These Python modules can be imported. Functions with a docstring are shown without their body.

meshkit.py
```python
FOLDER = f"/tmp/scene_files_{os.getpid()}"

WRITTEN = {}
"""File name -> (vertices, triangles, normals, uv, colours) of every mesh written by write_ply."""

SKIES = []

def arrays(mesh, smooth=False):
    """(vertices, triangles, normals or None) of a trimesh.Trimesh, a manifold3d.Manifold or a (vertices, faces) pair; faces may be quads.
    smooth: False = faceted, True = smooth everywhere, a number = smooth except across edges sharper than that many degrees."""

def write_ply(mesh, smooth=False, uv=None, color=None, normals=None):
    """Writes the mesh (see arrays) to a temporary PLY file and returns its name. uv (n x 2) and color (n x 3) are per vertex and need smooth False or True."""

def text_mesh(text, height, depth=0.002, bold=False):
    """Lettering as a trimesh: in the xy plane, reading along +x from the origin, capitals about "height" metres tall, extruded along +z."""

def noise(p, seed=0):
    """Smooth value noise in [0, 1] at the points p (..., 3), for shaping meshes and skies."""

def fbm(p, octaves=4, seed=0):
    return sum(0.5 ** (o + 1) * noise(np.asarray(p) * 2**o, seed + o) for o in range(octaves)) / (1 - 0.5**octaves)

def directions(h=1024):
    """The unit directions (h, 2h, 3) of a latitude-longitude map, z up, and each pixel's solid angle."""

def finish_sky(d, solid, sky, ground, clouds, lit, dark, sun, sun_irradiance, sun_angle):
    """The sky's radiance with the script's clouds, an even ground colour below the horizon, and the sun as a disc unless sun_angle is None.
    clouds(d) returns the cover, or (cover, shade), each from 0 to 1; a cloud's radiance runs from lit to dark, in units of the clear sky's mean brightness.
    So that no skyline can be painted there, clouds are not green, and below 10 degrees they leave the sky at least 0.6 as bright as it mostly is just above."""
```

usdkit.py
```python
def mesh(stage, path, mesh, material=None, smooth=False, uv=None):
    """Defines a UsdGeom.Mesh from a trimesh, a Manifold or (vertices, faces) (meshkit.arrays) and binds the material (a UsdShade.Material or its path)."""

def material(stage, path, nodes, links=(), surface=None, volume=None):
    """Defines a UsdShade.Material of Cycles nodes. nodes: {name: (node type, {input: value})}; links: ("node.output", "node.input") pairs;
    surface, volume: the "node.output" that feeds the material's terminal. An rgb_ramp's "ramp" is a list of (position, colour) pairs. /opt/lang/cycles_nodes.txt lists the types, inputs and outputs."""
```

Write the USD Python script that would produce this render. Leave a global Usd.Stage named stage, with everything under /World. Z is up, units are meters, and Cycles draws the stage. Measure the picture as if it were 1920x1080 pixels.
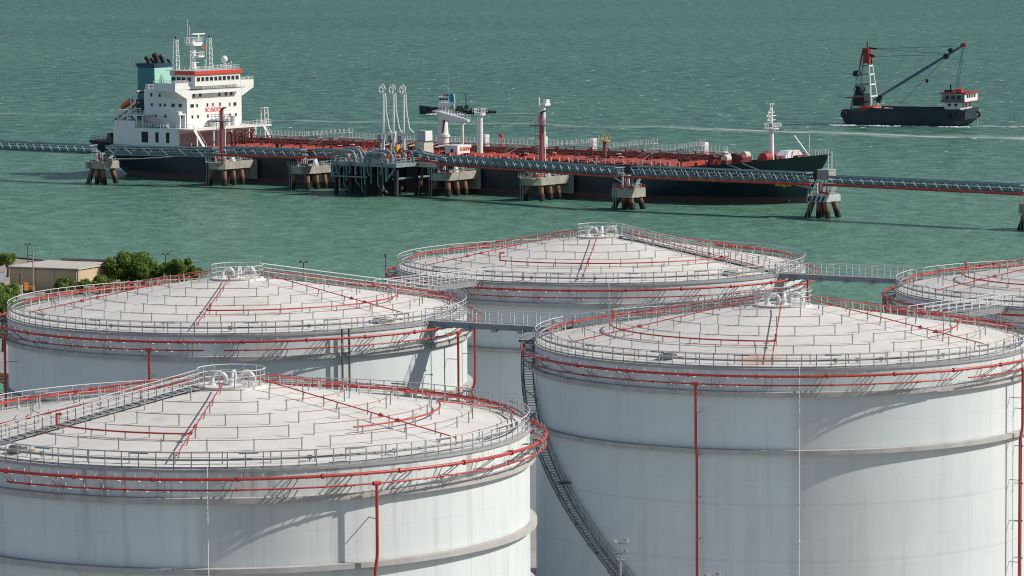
import math, numpy as np, usdkit, meshkit
from pxr import Usd, UsdGeom, UsdLux, UsdShade, Gf, Sdf, Vt
stage = Usd.Stage.CreateInMemory()
UsdGeom.SetStageUpAxis(stage, UsdGeom.Tokens.z); UsdGeom.SetStageMetersPerUnit(stage, 1.0)
UsdGeom.Xform.Define(stage, '/World'); UsdGeom.Scope.Define(stage, '/World/Looks')

# ---------------------------------------------------------------- camera, sky, sun, exposure
CAM_Z, PITCH, ROLL = 62.0, 0.0936846, 0.0064033
cam = UsdGeom.Camera.Define(stage, '/World/camera')
cam.CreateHorizontalApertureAttr(36.0); cam.CreateVerticalApertureAttr(20.25)
cam.CreateFocalLengthAttr(36.0 * 7353.8 / 1920.0)
cam.CreateClippingRangeAttr(Gf.Vec2f(1.0, 30000.0))
fwd = np.array([0, math.cos(PITCH), -math.sin(PITCH)]); up0 = np.array([0, math.sin(PITCH), math.cos(PITCH)]); r0 = np.array([1.0, 0, 0])
right = r0 * math.cos(ROLL) - up0 * math.sin(ROLL); up = up0 * math.cos(ROLL) + r0 * math.sin(ROLL)
cam.AddTransformOp().Set(Gf.Matrix4d(*right, 0, *up, 0, *(-fwd), 0, 0, 0, CAM_Z, 1))
cam.CreateExposureAttr(0.07)

SUN_EL, SUN_AZ = math.radians(39.0), math.radians(-2.5)          # azimuth from +x towards +y
sun_dir = np.array([math.cos(SUN_EL) * math.cos(SUN_AZ), math.cos(SUN_EL) * math.sin(SUN_AZ), math.sin(SUN_EL)])
dome = UsdLux.DomeLight.Define(stage, '/World/sky')
sky_mat = usdkit.material(stage, '/World/Looks/sky_look',
    {'s': ('sky_texture', {'sky_type': 'single_scattering', 'sun_disc': False, 'sun_elevation': SUN_EL, 'sun_rotation': math.atan2(sun_dir[0], sun_dir[1]), 'altitude': 50.0, 'air_density': 1.0, 'aerosol_density': 1.0}),
     'b': ('background_shader', {'strength': 0.072})}, [('s.color', 'b.color')], surface='b.background')
UsdShade.MaterialBindingAPI.Apply(dome.GetPrim()).Bind(sky_mat)
dome.GetPrim().SetCustomDataByKey('kind', 'structure')
sun = UsdLux.DistantLight.Define(stage, '/World/sun')
sun.CreateIntensityAttr(1.1); sun.CreateAngleAttr(0.53); sun.CreateColorAttr(Gf.Vec3f(1.0, 0.948, 0.872)); sun.CreateNormalizeAttr(True)
zx = np.cross([0, 0, 1.0], sun_dir); zx /= np.linalg.norm(zx); zy = np.cross(sun_dir, zx)
sun.AddTransformOp().Set(Gf.Matrix4d(*zx, 0, *zy, 0, *sun_dir, 0, 0, 0, 300, 1))

# ---------------------------------------------------------------- helpers
counts = {}
def numbered(parent, name):
    k = (parent, name); n = counts.get(k, 0); counts[k] = n + 1
    return f'{parent}/{name}' if n == 0 else f'{parent}/{name}_{n:03d}'
def data(prim, label=None, cat=None, group=None, kind=None):
    for k, v in (('label', label), ('category', cat), ('group', group), ('kind', kind)):
        if v: prim.SetCustomDataByKey(k, v)
    return prim
def thing(name, label, cat, loc=(0, 0, 0), rz=0.0, group=None):
    p = numbered('/World', name); x = UsdGeom.Xform.Define(stage, p)
    x.AddTranslateOp().Set(Gf.Vec3d(*map(float, loc)))
    if rz: x.AddRotateZOp().Set(float(rz))
    data(x.GetPrim(), label, cat, group); return p
def rot2(x, y, deg):
    a = math.radians(deg); return x * math.cos(a) - y * math.sin(a), x * math.sin(a) + y * math.cos(a)
def fan(n, o=0, flip=False):
    f = np.array([[0, i, i + 1] for i in range(1, n - 1)]) + o
    return f[:, ::-1] if flip else f
class MB:
    def __init__(s): s.v, s.f, s.n = [], [], 0
    def add(s, v, f):
        s.v.append(np.asarray(v, float)); s.f.append(np.asarray(f, int) + s.n); s.n += len(v); return s
    def quads(s, v, q):
        q = np.asarray(q); return s.add(v, np.vstack([q[:, [0, 1, 2]], q[:, [0, 2, 3]]]))
    BQ = [[0, 3, 2, 1], [4, 5, 6, 7], [0, 1, 5, 4], [1, 2, 6, 5], [2, 3, 7, 6], [3, 0, 4, 7]]
    def box(s, c, d, rz=0.0):
        x, y, z = np.array(d) / 2.0
        v = np.array([[-x, -y, -z], [x, -y, -z], [x, y, -z], [-x, y, -z], [-x, -y, z], [x, -y, z], [x, y, z], [-x, y, z]])
        if rz:
            a = math.radians(rz); v[:, :2] = v[:, :2] @ np.array([[math.cos(a), math.sin(a)], [-math.sin(a), math.cos(a)]])
        return s.quads(v + np.array(c), s.BQ)
    def bar(s, p, q, w, h=None):
        p, q = np.array(p, float), np.array(q, float); h = h or w
        d = (q - p) / np.linalg.norm(q - p); u = np.array([0, 0, 1.0]) if abs(d[2]) < .98 else np.array([0, 1.0, 0])
        a = np.cross(u, d); a /= np.linalg.norm(a); b = np.cross(d, a); a *= w / 2; b *= h / 2
        return s.quads(np.array([p - a - b, p + a - b, p + a + b, p - a + b, q - a - b, q + a - b, q + a + b, q - a + b]), s.BQ)
    def tube(s, pts, r, n=6, closed=False, caps=True):
        P = np.asarray(pts, float); m = len(P); r = np.broadcast_to(r, m)
        T = np.roll(P, -1, 0) - np.roll(P, 1, 0) if closed else np.gradient(P, axis=0)
        T /= np.linalg.norm(T, axis=1)[:, None]
        up = np.array([0, 0, 1.0]) if np.abs(T[:, 2]).max() < .95 else (np.array([0, 1.0, 0]) if np.abs(T[:, 1]).max() < .95 else np.array([.6, .64, .48]))
        A = np.cross(T, up); A /= np.linalg.norm(A, axis=1)[:, None]; B = np.cross(A, T)
        th = np.arange(n) * 2 * np.pi / n + np.pi / n
        V = P[:, None] + (A[:, None] * np.cos(th)[None, :, None] + B[:, None] * np.sin(th)[None, :, None]) * r[:, None, None]
        q = []; M = m if closed else m - 1
        i, j = np.meshgrid(np.arange(M), np.arange(n), indexing='ij'); i, j = i.ravel(), j.ravel(); i2, j2 = (i + 1) % m, (j + 1) % n
        q = np.stack([i * n + j, i * n + j2, i2 * n + j2, i2 * n + j], 1)[:, ::-1]
        f = np.vstack([q[:, [0, 1, 2]], q[:, [0, 2, 3]]])
        if caps and not closed: f = np.vstack([f, fan(n), fan(n, (m - 1) * n, True)])
        return s.add(V.reshape(-1, 3), f)
    def rev(s, prof, a0=0.0, a1=360.0, seg=48, c=(0, 0), closed=False):
        """profile (r, z) turned about the z axis; angle from -y towards +x"""
        full = abs(a1 - a0) >= 359.9; a = np.radians(np.linspace(a0, a1, seg + 1)[: seg if full else None])
        pr = np.array(prof, float); m = len(pr); na = len(a)
        V = np.stack([c[0] + pr[None, :, 0] * np.sin(a)[:, None], c[1] - pr[None, :, 0] * np.cos(a)[:, None], np.broadcast_to(pr[None, :, 1], (na, m))], -1)
        i, j = np.meshgrid(np.arange(na if full else na - 1), np.arange(m if closed else m - 1), indexing='ij'); i, j = i.ravel(), j.ravel()
        i2, j2 = (i + 1) % na, (j + 1) % m
        return s.quads(V.reshape(-1, 3), np.stack([i * m + j, i2 * m + j, i2 * m + j2, i * m + j2], 1))
    def prism(s, poly, z0, z1):
        p = np.array(poly, float); n = len(p)
        if np.sum(p[:, 0] * np.roll(p[:, 1], -1) - np.roll(p[:, 0], -1) * p[:, 1]) < 0: p = p[::-1]
        v = np.vstack([np.c_[p, np.full(n, z0)], np.c_[p, np.full(n, z1)]]); k = np.arange(n); k2 = (k + 1) % n
        q = np.stack([k, k2, k2 + n, k + n], 1)
        return s.add(v, np.vstack([q[:, [0, 1, 2]], q[:, [0, 2, 3]], fan(n, 0, True), fan(n, n)]))
    def extr(s, poly, axis, a, b):
        """convex polygon in the plane normal to the axis ('x': (y,z), 'y': (x,z)), from a to b along it"""
        p = np.array(poly, float); n = len(p)
        mk = (lambda q, t: np.c_[np.full(n, t), q]) if axis == 'x' else (lambda q, t: np.c_[q[:, 0], np.full(n, t), q[:, 1]])
        v = np.vstack([mk(p, a), mk(p, b)]); k = np.arange(n); k2 = (k + 1) % n
        q = np.stack([k, k2, k2 + n, k + n], 1)
        f = np.vstack([q[:, [0, 1, 2]], q[:, [0, 2, 3]], fan(n, 0, True), fan(n, n)])
        vol = np.sum(np.einsum('ij,ij->i', v[f[:, 0]], np.cross(v[f[:, 1]], v[f[:, 2]])))
        return s.add(v, f if vol > 0 else f[:, ::-1])
    def get(s): return np.vstack(s.v), np.vstack(s.f)
def part(parent, name, mb, mat, smooth=False, label=None, kind=None):
    p = numbered(parent, name); m = usdkit.mesh(stage, p, mb.get() if isinstance(mb, MB) else mb, MATS[mat], smooth)
    data(m.GetPrim(), label, None, None, kind); return p
def top(name, mb, mat, label=None, cat=None, group=None, kind=None, smooth=False):
    p = numbered('/World', name); m = usdkit.mesh(stage, p, mb.get() if isinstance(mb, MB) else mb, MATS[mat], smooth)
    data(m.GetPrim(), label, cat, group, kind); return p
def arc(R, z, a0, a1, step=3.0):
    n = max(2, int(math.ceil(abs(a1 - a0) / step)) + 1); a = np.radians(np.linspace(a0, a1, n))
    return np.c_[R * np.sin(a), -R * np.cos(a), np.full(n, z)]
def pol(R, a, z):
    a = math.radians(a); return np.array([R * math.sin(a), -R * math.cos(a), z])
# fillet a polyline for bent pipes
def bend(pts, r=.5, k=5):
    P = [np.array(p, float) for p in pts]; out = [P[0]]
    for i in range(1, len(P) - 1):
        a, b = P[i - 1] - P[i], P[i + 1] - P[i]; la, lb = np.linalg.norm(a), np.linalg.norm(b); q = min(r, la * .45, lb * .45)
        s_, e_ = P[i] + a / la * q, P[i] + b / lb * q
        for t in np.linspace(0, 1, k): out.append((1 - t) ** 2 * s_ + 2 * t * (1 - t) * P[i] + t * t * e_)
    return out + [P[-1]]

# ---------------------------------------------------------------- materials
class G:
    def __init__(s): s.n, s.l, s.k = {}, [], 0
    def __call__(s, kind, out, **kw):
        s.k += 1; nm = f'n{s.k}'; inp = {}
        for k, v in kw.items():
            if isinstance(v, str) and v[:1] == '@': s.l.append((v[1:], f'{nm}.{k}'))
            else: inp[k] = v
        s.n[nm] = (kind, inp); return f'@{nm}.{out}'
    def m(s, op, a, b=0.0, c=0.0): return s('math', 'value', math_type=op, value1=a, value2=b, value3=c)
    def mix(s, f, a, b, mode='mix'): return s('mix', 'color', mix_type=mode, fac=f, color1=a, color2=b)
    def ramp(s, f, *st): return s('rgb_ramp', 'color', fac=f, ramp=[(p, (c, c, c) if np.ndim(c) == 0 else c) for p, c in st])
    def noise(s, vec, scale, detail=3.0, rough=.55): return s('noise_texture', 'fac', vector=vec, scale=scale, detail=detail, roughness=rough)
    def mapv(s, vec, scale, rot=(0, 0, 0)): return s('mapping', 'vector', mapping_type='point', vector=vec, scale=scale, rotation=rot)
MATS = {}
def finish(g, name, surf):
    MATS[name] = usdkit.material(stage, '/World/Looks/' + name, g.n, g.l, surface=surf[1:])
def paint(name, col, rough=.5, metal=0.0, vary=.18, scale=.8, streak=0.0, dirt=(.25, .2, .15), bumpd=0.0, coat=0.0):
    g = G(); p = g('geometry', 'position'); c = np.array(col)
    n = g.noise(p, scale, 4.0); base = g.mix(g.ramp(n, (.3, 0.0), (.7, 1.0)), tuple(c * (1 - vary)), tuple(np.minimum(c * (1 + vary * .6), .95)))
    if streak:
        s_ = g.noise(g.mapv(p, (1.0, 1.0, .12)), 1.3, 4.0); base = g.mix(g.m('multiply', g.ramp(s_, (.5, 0.0), (.75, 1.0)), streak), base, dirt)
    kw = {}
    if bumpd: kw['normal'] = g('bump', 'normal', height=g.noise(p, scale * 6), strength=.6, distance=bumpd)
    finish(g, name, g('principled_bsdf', 'BSDF', base_color=base, roughness=rough, metallic=metal, **kw))
paint('galvanised', (.34, .35, .35), .45, .0, .15, 2.0)
paint('rail_white', (.62, .62, .60), .5, .0, .12, 2.0)
paint('dark_steel', (.10, .11, .12), .5, 0, .25, 1.5)
paint('mid_grey', (.27, .28, .285), .6, 0, .2, 1.2)
paint('red_pipe', (.45, .055, .042), .42, 0, .16, 1.2, .25, (.30, .07, .05))
paint('red_line', (.33, .065, .05), .5, 0, .15, 1.2)
paint('vent_white', (.70, .71, .70), .45, 0, .08, 1.5, .2, (.45, .43, .4))
paint('yellow', (.62, .36, .03), .5, 0, .15, 1.0)
paint('hull_black_hazed', (.010, .019, .028), .42, 0, .35, .15, .3, (.03, .028, .026))  # black with a slight navy lift standing in for distance haze
paint('boot_red', (.075, .036, .037), .6, 0, .25, .25, .5, (.10, .09, .085))
paint('deck_red', (.36, .052, .034), .6, 0, .25, .5, .3, (.16, .04, .03))
paint('deck_dark_red', (.13, .028, .025), .6, 0, .3, .8)
paint('ship_pipe', (.22, .07, .06), .55, 0, .25, .8)
paint('ship_white', (.74, .74, .72), .45, 0, .06, .4, .12, (.5, .45, .38))
paint('ship_grey', (.42, .44, .45), .5, 0, .1, .6)
paint('glass_dark', (.02, .028, .032), .08, 0, .2, .5)
paint('funnel_shaded', (.045, .20, .21), .5, 0, .08, .3); paint('funnel_sunlit', (.34, .62, .50), .5, 0, .06, .3)  # one funnel colour split in two: darkened for shade, lightened for sun
paint('funnel_navy', (.008, .04, .085), .5, 0, .1, .3)
paint('soot', (.02, .017, .016), .8, 0, .3, 1.0)
paint('orange', (.62, .15, .05), .45, 0, .1, .6)
paint('red_bright', (.60, .05, .03), .45, 0, .12, .6); paint('red_tower', (.42, .10, .11), .5, 0, .15, .5, .3, (.5, .3, .28))
paint('concrete', (.36, .34, .29), .85, 0, .22, .5, .45, (.16, .14, .12), .02)
paint('jetty_blue', (.15, .235, .265), .5, 0, .22, .6); paint('jetty_light', (.42, .47, .47), .5, 0, .2, .8)
paint('platform_grey', (.21, .26, .27), .6, 0, .3, .5, .4, (.05, .06, .06))
paint('beige_panel', (.55, .50, .40), .7, 0, .1, .4, .2)
paint('rubber', (.012, .012, .013), .8, 0, .3, 1.0)
paint('rope', (.45, .42, .36), .9); paint('barge_black_hazed', (.013, .025, .036), .6, 0, .3, .3, .35, (.05, .035, .03))  # workboat hull black also lifted towards navy in place of haze
paint('barge_red', (.30, .035, .03), .6, 0, .2, .6); paint('barge_deck', (.16, .12, .09), .8, 0, .3, .4)
paint('boom_blue', (.07, .12, .19), .5, 0, .2, .5)
paint('tug_blue', (.02, .25, .46), .45, 0, .1, .5); paint('tug_green', (.02, .16, .09), .5)
paint('wall_tan', (.56, .43, .275), .85, 0, .08, .4, .2, (.25, .2, .15)); paint('roof_pale', (.52, .47, .42), .8, 0, .08, .3)
paint('roof_edge', (.20, .18, .17), .7); paint('door_grey', (.25, .27, .32), .6)
paint('machine_orange', (.60, .24, .03), .6, 0, .3, 1.2); paint('timber', (.30, .17, .09), .8, 0, .3, 1.5); paint('tarp_green', (.03, .17, .10), .6, 0, .3, 1.0)
paint('bark', (.09, .07, .05), .9, 0, .3, 3.0); paint('earth', (.36, .29, .245), .9, 0, .18, .12, 0, bumpd=.05); paint('yard_concrete', (.30, .29, .28), .9, 0, .2, .2, 0, bumpd=.02)
paint('quay_wall', (.20, .19, .17), .9, 0, .3, .5, .5, (.08, .08, .07)); paint('grass', (.055, .085, .025), .9, 0, .4, .5)

def pile_look():
    g = G(); p = g('geometry', 'position'); z = g('separate_xyz', 'z', vector=p)
    n = g.noise(p, 1.6, 4.0); zz = g.m('add', z, g.m('multiply', n, 1.6))
    base = g.ramp(g.m('divide', zz, 6.0), (.0, (.012, .012, .010)), (.36, (.02, .016, .013)), (.45, (.20, .085, .05)), (.62, (.26, .13, .085)), (.9, (.10, .075, .065)))
    finish(g, 'pile', g('principled_bsdf', 'BSDF', base_color=base, roughness=.85))
pile_look()

def shell_look(name, top_dirt, stain_col=(.36, .29, .22), seed=0.0):
    g = G(); p = g('texture_coordinate', 'object'); x = g('separate_xyz', 'x', vector=p); y = g('separate_xyz', 'y', vector=p); z = g('separate_xyz', 'z', vector=p)
    po = g('vector_math', 'vector', math_type='add', vector1=p, vector2=(seed, seed * 1.7, 0.0))
    blot = g.noise(po, .16, 4.0); base = g.mix(g.ramp(blot, (.3, 0.0), (.7, 1.0)), (.60, .655, .66), (.67, .71, .70))
    plate = g('white_noise_texture', 'value', dimensions='2D', vector=g('combine_xyz', 'vector', x=g.m('floor', g.m('divide', g.m('add', g.m('multiply', g.m('arctan2', y, x), 21.0), g.m('multiply', g.m('floor', g.m('divide', z, 2.35)), 3.1)), 6.2)), y=g.m('floor', g.m('divide', z, 2.35)), z=0.0))
    base = g.mix(g.m('multiply', plate, .13), base, (.50, .535, .53))
    fine = g.noise(g.mapv(po, (.9, .9, .10)), 1.0, 5.0, .6)
    base = g.mix(g.m('multiply', g.ramp(fine, (.45, 0.0), (.8, 1.0)), .20), base, (.52, .51, .48))
    ang = g.m('arctan2', y, x); crs = g.m('floor', g.m('divide', z, 2.35))
    u = g.m('add', g.m('multiply', ang, 21.0), g.m('multiply', crs, 3.1))
    # narrow run-off streaks below each stiffening ring and from the roof edge
    su = g.noise(g('combine_xyz', 'vector', x=g.m('multiply', ang, 21.0), y=seed, z=g.m('multiply', z, .05)), .95, 3.0, .7)
    band = g('map_range', 'result', value=z, from_min=20.85, from_max=20.95, to_min=.35, to_max=1.0, clamp=True)
    sk = g.m('multiply', g.m('multiply', g.ramp(su, (.52, 0.0), (.66, 1.0)), band), top_dirt)
    base = g.mix(sk, base, stain_col)
    # courses and upright seams, faint
    hz = g.m('less_than', g.m('fraction', g.m('divide', z, 2.35)), .013); vt = g.m('less_than', g.m('fraction', g.m('divide', u, 6.2)), .006)
    seam = g.m('maximum', hz, vt); base = g.mix(g.m('multiply', seam, .16), base, (.3, .29, .27))
    foot = g('map_range', 'result', value=g.m('fraction', g.m('divide', g.m('subtract', z, 16.6), 4.55)), from_min=0.0, from_max=.06, to_min=.35, to_max=0.0, clamp=True)
    base = g.mix(g.m('multiply', foot, g.noise(po, 1.2)), base, (.22, .21, .2))
    bmp = g('bump', 'normal', height=g.m('add', g.noise(po, .35, 2.0), g.m('multiply', seam, .25)), strength=.25, distance=.06)
    finish(g, name, g('principled_bsdf', 'BSDF', base_color=base, roughness=.5, normal=bmp))
def roof_look(name, stains, seed=0.0):
    g = G(); p = g('texture_coordinate', 'object'); po = g('vector_math', 'vector', math_type='add', vector1=p, vector2=(seed, seed * .7, 0.0))
    x = g('separate_xyz', 'x', vector=p); y = g('separate_xyz', 'y', vector=p)
    base = g.mix(g.ramp(g.noise(po, .22, 5.0, .6), (.3, 0.0), (.7, 1.0)), (.61, .588, .545), (.745, .726, .682))
    base = g.mix(g.m('multiply', g.ramp(g.noise(po, 1.6, 4.0), (.5, 0.0), (.8, 1.0)), .25), base, (.40, .385, .36))
    row = g.m('floor', g.m('divide', y, 2.4)); l1 = g.m('less_than', g.m('fraction', g.m('divide', y, 2.4)), .02)
    l2 = g.m('less_than', g.m('fraction', g.m('divide', g.m('add', x, g.m('multiply', row, 3.7)), 9.0)), .005)
    seam = g.m('maximum', l1, l2); base = g.mix(g.m('multiply', seam, .08), base, (.3, .29, .28))
    for sx, sy, rr, col, amt in stains:
        d = g('vector_math', 'value', math_type='distance', vector1=g('combine_xyz', 'vector', x=x, y=y, z=0.0), vector2=(sx, sy, 0.0))
        k = g('map_range', 'result', value=g.m('add', g.m('divide', d, rr), g.m('multiply', g.noise(po, .9, 4.0), .9)), from_min=.5, from_max=1.2, to_min=amt, to_max=0.0, clamp=True)
        base = g.mix(k, base, col)
    bmp = g('bump', 'normal', height=g.m('add', g.noise(po, .4, 2.0), g.m('multiply', seam, .3)), strength=.3, distance=.05)
    finish(g, name, g('principled_bsdf', 'BSDF', base_color=base, roughness=.6, normal=bmp))

def water_look():
    g = G(); p = g('geometry', 'position')
    big = g.noise(g.mapv(p, (.45, .8, 1.0)), .0045, 4.0); med = g.noise(g.mapv(p, (1.0, .6, 1.0)), .03, 3.0)
    base = g.mix(g.ramp(big, (.3, 0.0), (.7, 1.0)), (.015, .066, .054), (.046, .128, .090))
    yy = g('separate_xyz', 'y', vector=p); near = g('map_range', 'result', value=yy, from_min=600.0, from_max=1150.0, to_min=1.0, to_max=0.0, clamp=True)
    base = g.mix(near, base, (.132, .258, .170))
    base = g.mix(g.m('multiply', g.ramp(med, (.35, 0.0), (.7, 1.0)), .5), base, (.046, .132, .092))
    w1 = g.noise(g.mapv(p, (1.0, .8, 1.0), (0, 0, .25)), .16, 5.0, .6); w2 = g.noise(g.mapv(p, (.6, .8, 1.0), (0, 0, -.12)), .55, 4.0, .6)
    h = g.m('add', g.m('multiply', w1, 1.0), g.m('multiply', w2, .5))
    base = g.mix(g.m('multiply', g.ramp(w1, (.40, 0.0), (.62, 1.0)), .55), base, (.15, .315, .235))
    base = g.mix(g.m('multiply', g.ramp(w2, (.38, 1.0), (.52, 0.0)), .42), base, (.028, .10, .074))
    # whitecaps: small crests where two noises agree
    c1 = g.noise(g.mapv(p, (1.0, .55, 1.0)), .11, 2.0); c2 = g.noise(g.mapv(p, (1.0, .45, 1.0)), .55, 2.0)
    y = g('separate_xyz', 'y', vector=p); far = g('map_range', 'result', value=y, from_min=880.0, from_max=1150.0, to_min=.06, to_max=1.0, clamp=True)
    cap = g.m('multiply', g.m('multiply', g.ramp(c1, (.585, 0.0), (.65, 1.0)), g.ramp(c2, (.62, 0.0), (.68, 1.0))), far)
    nrm = g('bump', 'normal', height=h, strength=1.0, distance=1.25)
    wat = g('principled_bsdf', 'BSDF', base_color=base, roughness=.32, ior=1.33, specular_ior_level=.22, normal=nrm)
    foam = g('diffuse_bsdf', 'BSDF', color=(.75, .77, .76))
    finish(g, 'water', g('mix_closure', 'closure', fac=cap, closure1=wat, closure2=foam))
    # wake foam: broken white over clear water
    for nm, sc, lo, hi, mx in (('foam_faint', .2, .40, .72, .33), ('foam_soft', .2, .38, .66, .72), ('foam_dense', .5, .34, .6, .8)):
        g = G(); p = g('geometry', 'position'); uv = g('uvmap', 'UV', attribute='st'); v = g('separate_xyz', 'y', vector=uv)
        edge = g('map_range', 'result', value=g.m('absolute', g.m('subtract', v, .5)), from_min=.0, from_max=.5, to_min=1.0, to_max=0.0, clamp=True)
        n = g.noise(g.mapv(p, (.5, .9, 1.0)), sc, 5.0, .65)
        n2 = g.noise(p, .035, 2.0); a = g.m('multiply', g.ramp(g.m('multiply', g.m('add', g.m('add', n, .12), g.m('multiply', g.m('subtract', n2, .5), .35)), g.m('power', edge, .5)), (lo, 0.0), (hi, 1.0)), mx)
        finish(g, nm, g('mix_closure', 'closure', fac=a, closure1=g('transparent_bsdf', 'BSDF'), closure2=g('diffuse_bsdf', 'BSDF', color=(.58, .64, .60))))
water_look()
def leaf_look(name, c1, c2):
    g = G(); p = g('geometry', 'position'); r = g('geometry', 'random_per_island')
    base = g.mix(r, c1, c2); base = g.mix(g.m('multiply', g.noise(p, .5), .5), base, c1)
    finish(g, name, g('mix_closure', 'closure', fac=.5, closure1=g('principled_bsdf', 'BSDF', base_color=base, roughness=.55), closure2=g('translucent_bsdf', 'BSDF', color=base)))
leaf_look('leaf', (.17, .26, .05), (.37, .50, .12)); leaf_look('leaf_light', (.21, .29, .065), (.40, .48, .14))
paint('ring_paint', (.43, .42, .40), .7, 0, .15, .6, .5, (.27, .25, .22)); paint('shaded_pile', (.035, .035, .033), .9, 0, .3, .8)  # near-black pile paint has the shade under the loading platform put in
# ================================================================ the setting
GZ = 3.3
mb = MB(); gx = np.array([-9000, -500, 500, 9000.0]); gy = np.array([-2500, 100, 1500, 20000.0])
V = np.array([[x, y, 0.0] for y in gy for x in gx]); mb.quads(V, [[j * 4 + i, j * 4 + i + 1, j * 4 + i + 5, j * 4 + i + 4] for j in range(3) for i in range(3)])
top('sea', mb, 'water', kind='structure')
# reclaimed land under the tank yard, with a quay edge; the apron of bare earth beyond the low building
coast = [(-420, -400), (320, -400), (320, 455), (60, 470), (-28, 520), (-45, 560), (-62, 655), (-71.5, 670.5), (-91.5, 692), (-150, 748), (-420, 980)]
land = MB(); from_poly = coast
import trimesh, shapely.geometry as sg
v2, f2 = trimesh.creation.triangulate_polygon(sg.Polygon(coast), engine='earcut')
land.add(np.c_[v2, np.full(len(v2), GZ)], f2 if np.cross(*(v2[f2[0, 1:]] - v2[f2[0, 0]])) > 0 else f2[:, ::-1])
top('ground', land, 'yard_concrete', kind='structure')
qw = MB(); n = len(coast); c = np.array(coast)
for i in range(n):
    a, b = c[i], c[(i + 1) % n]; qw.quads([[*a, -1.5], [*b, -1.5], [*b, GZ + .25], [*a, GZ + .25]], [[0, 1, 2, 3]])
    d = (b - a) / np.linalg.norm(b - a); nin = np.array([-d[1], d[0]]) * .8
    qw.quads([[*a, GZ + .25], [*b, GZ + .25], [*(b + nin), GZ + .25], [*(a + nin), GZ + .25]], [[0, 1, 2, 3]])
top('quay_wall', qw, 'quay_wall', kind='structure')
ap = MB(); pa = [(-200, 648), (-60, 634), (-64.5, 655), (-72.8, 669.6), (-92, 690.4), (-150, 746), (-200, 800)]
v2, f2 = trimesh.creation.triangulate_polygon(sg.Polygon(pa), engine='earcut')
ap.add(np.c_[v2, np.full(len(v2), GZ + .004)], f2 if np.cross(*(v2[f2[0, 1:]] - v2[f2[0, 0]])) > 0 else f2[:, ::-1]); top('earth_apron', ap, 'earth', kind='structure')
gr = MB()
for x0, y0, x1, y1 in ((-110, 575, -66, 612), (-66, 596, -40, 640)): gr.quads([[x0, y0, GZ + .008], [x1, y0, GZ + .008], [x1, y1, GZ + .008], [x0, y1, GZ + .008]], [[0, 1, 2, 3]])
top('grass_verge', gr, 'grass', kind='stuff')
def strip(name, pts, widths, look, z=.03):
    P = np.array(pts, float); tt = np.linspace(0, len(P) - 1, 160); i = np.minimum(tt.astype(int), len(P) - 2); fr = (tt - i)[:, None]
    C = P[i] * (1 - fr) + P[i + 1] * fr; W = np.interp(tt, np.arange(len(P)), widths); C[:, 1] += 2.5 * np.sin(tt * 7.0) * W / 10
    d = np.gradient(C, axis=0); nn = np.c_[-d[:, 1], d[:, 0]]; nn /= np.linalg.norm(nn, axis=1)[:, None]
    V = np.empty((320, 3)); V[0::2, :2] = C - nn * W[:, None] / 2; V[1::2, :2] = C + nn * W[:, None] / 2; V[:, 2] = z
    uv = np.empty((320, 2)); uv[0::2] = np.c_[tt, 0 * tt]; uv[1::2] = np.c_[tt, 0 * tt + 1]
    q = np.array([[2 * k, 2 * k + 2, 2 * k + 3, 2 * k + 1] for k in range(159)])
    pth = numbered('/World', name); m = usdkit.mesh(stage, pth, (V, np.vstack([q[:, [0, 1, 2]], q[:, [0, 2, 3]]])), MATS[look], False, uv=uv); data(m.GetPrim(), kind='structure')
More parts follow.
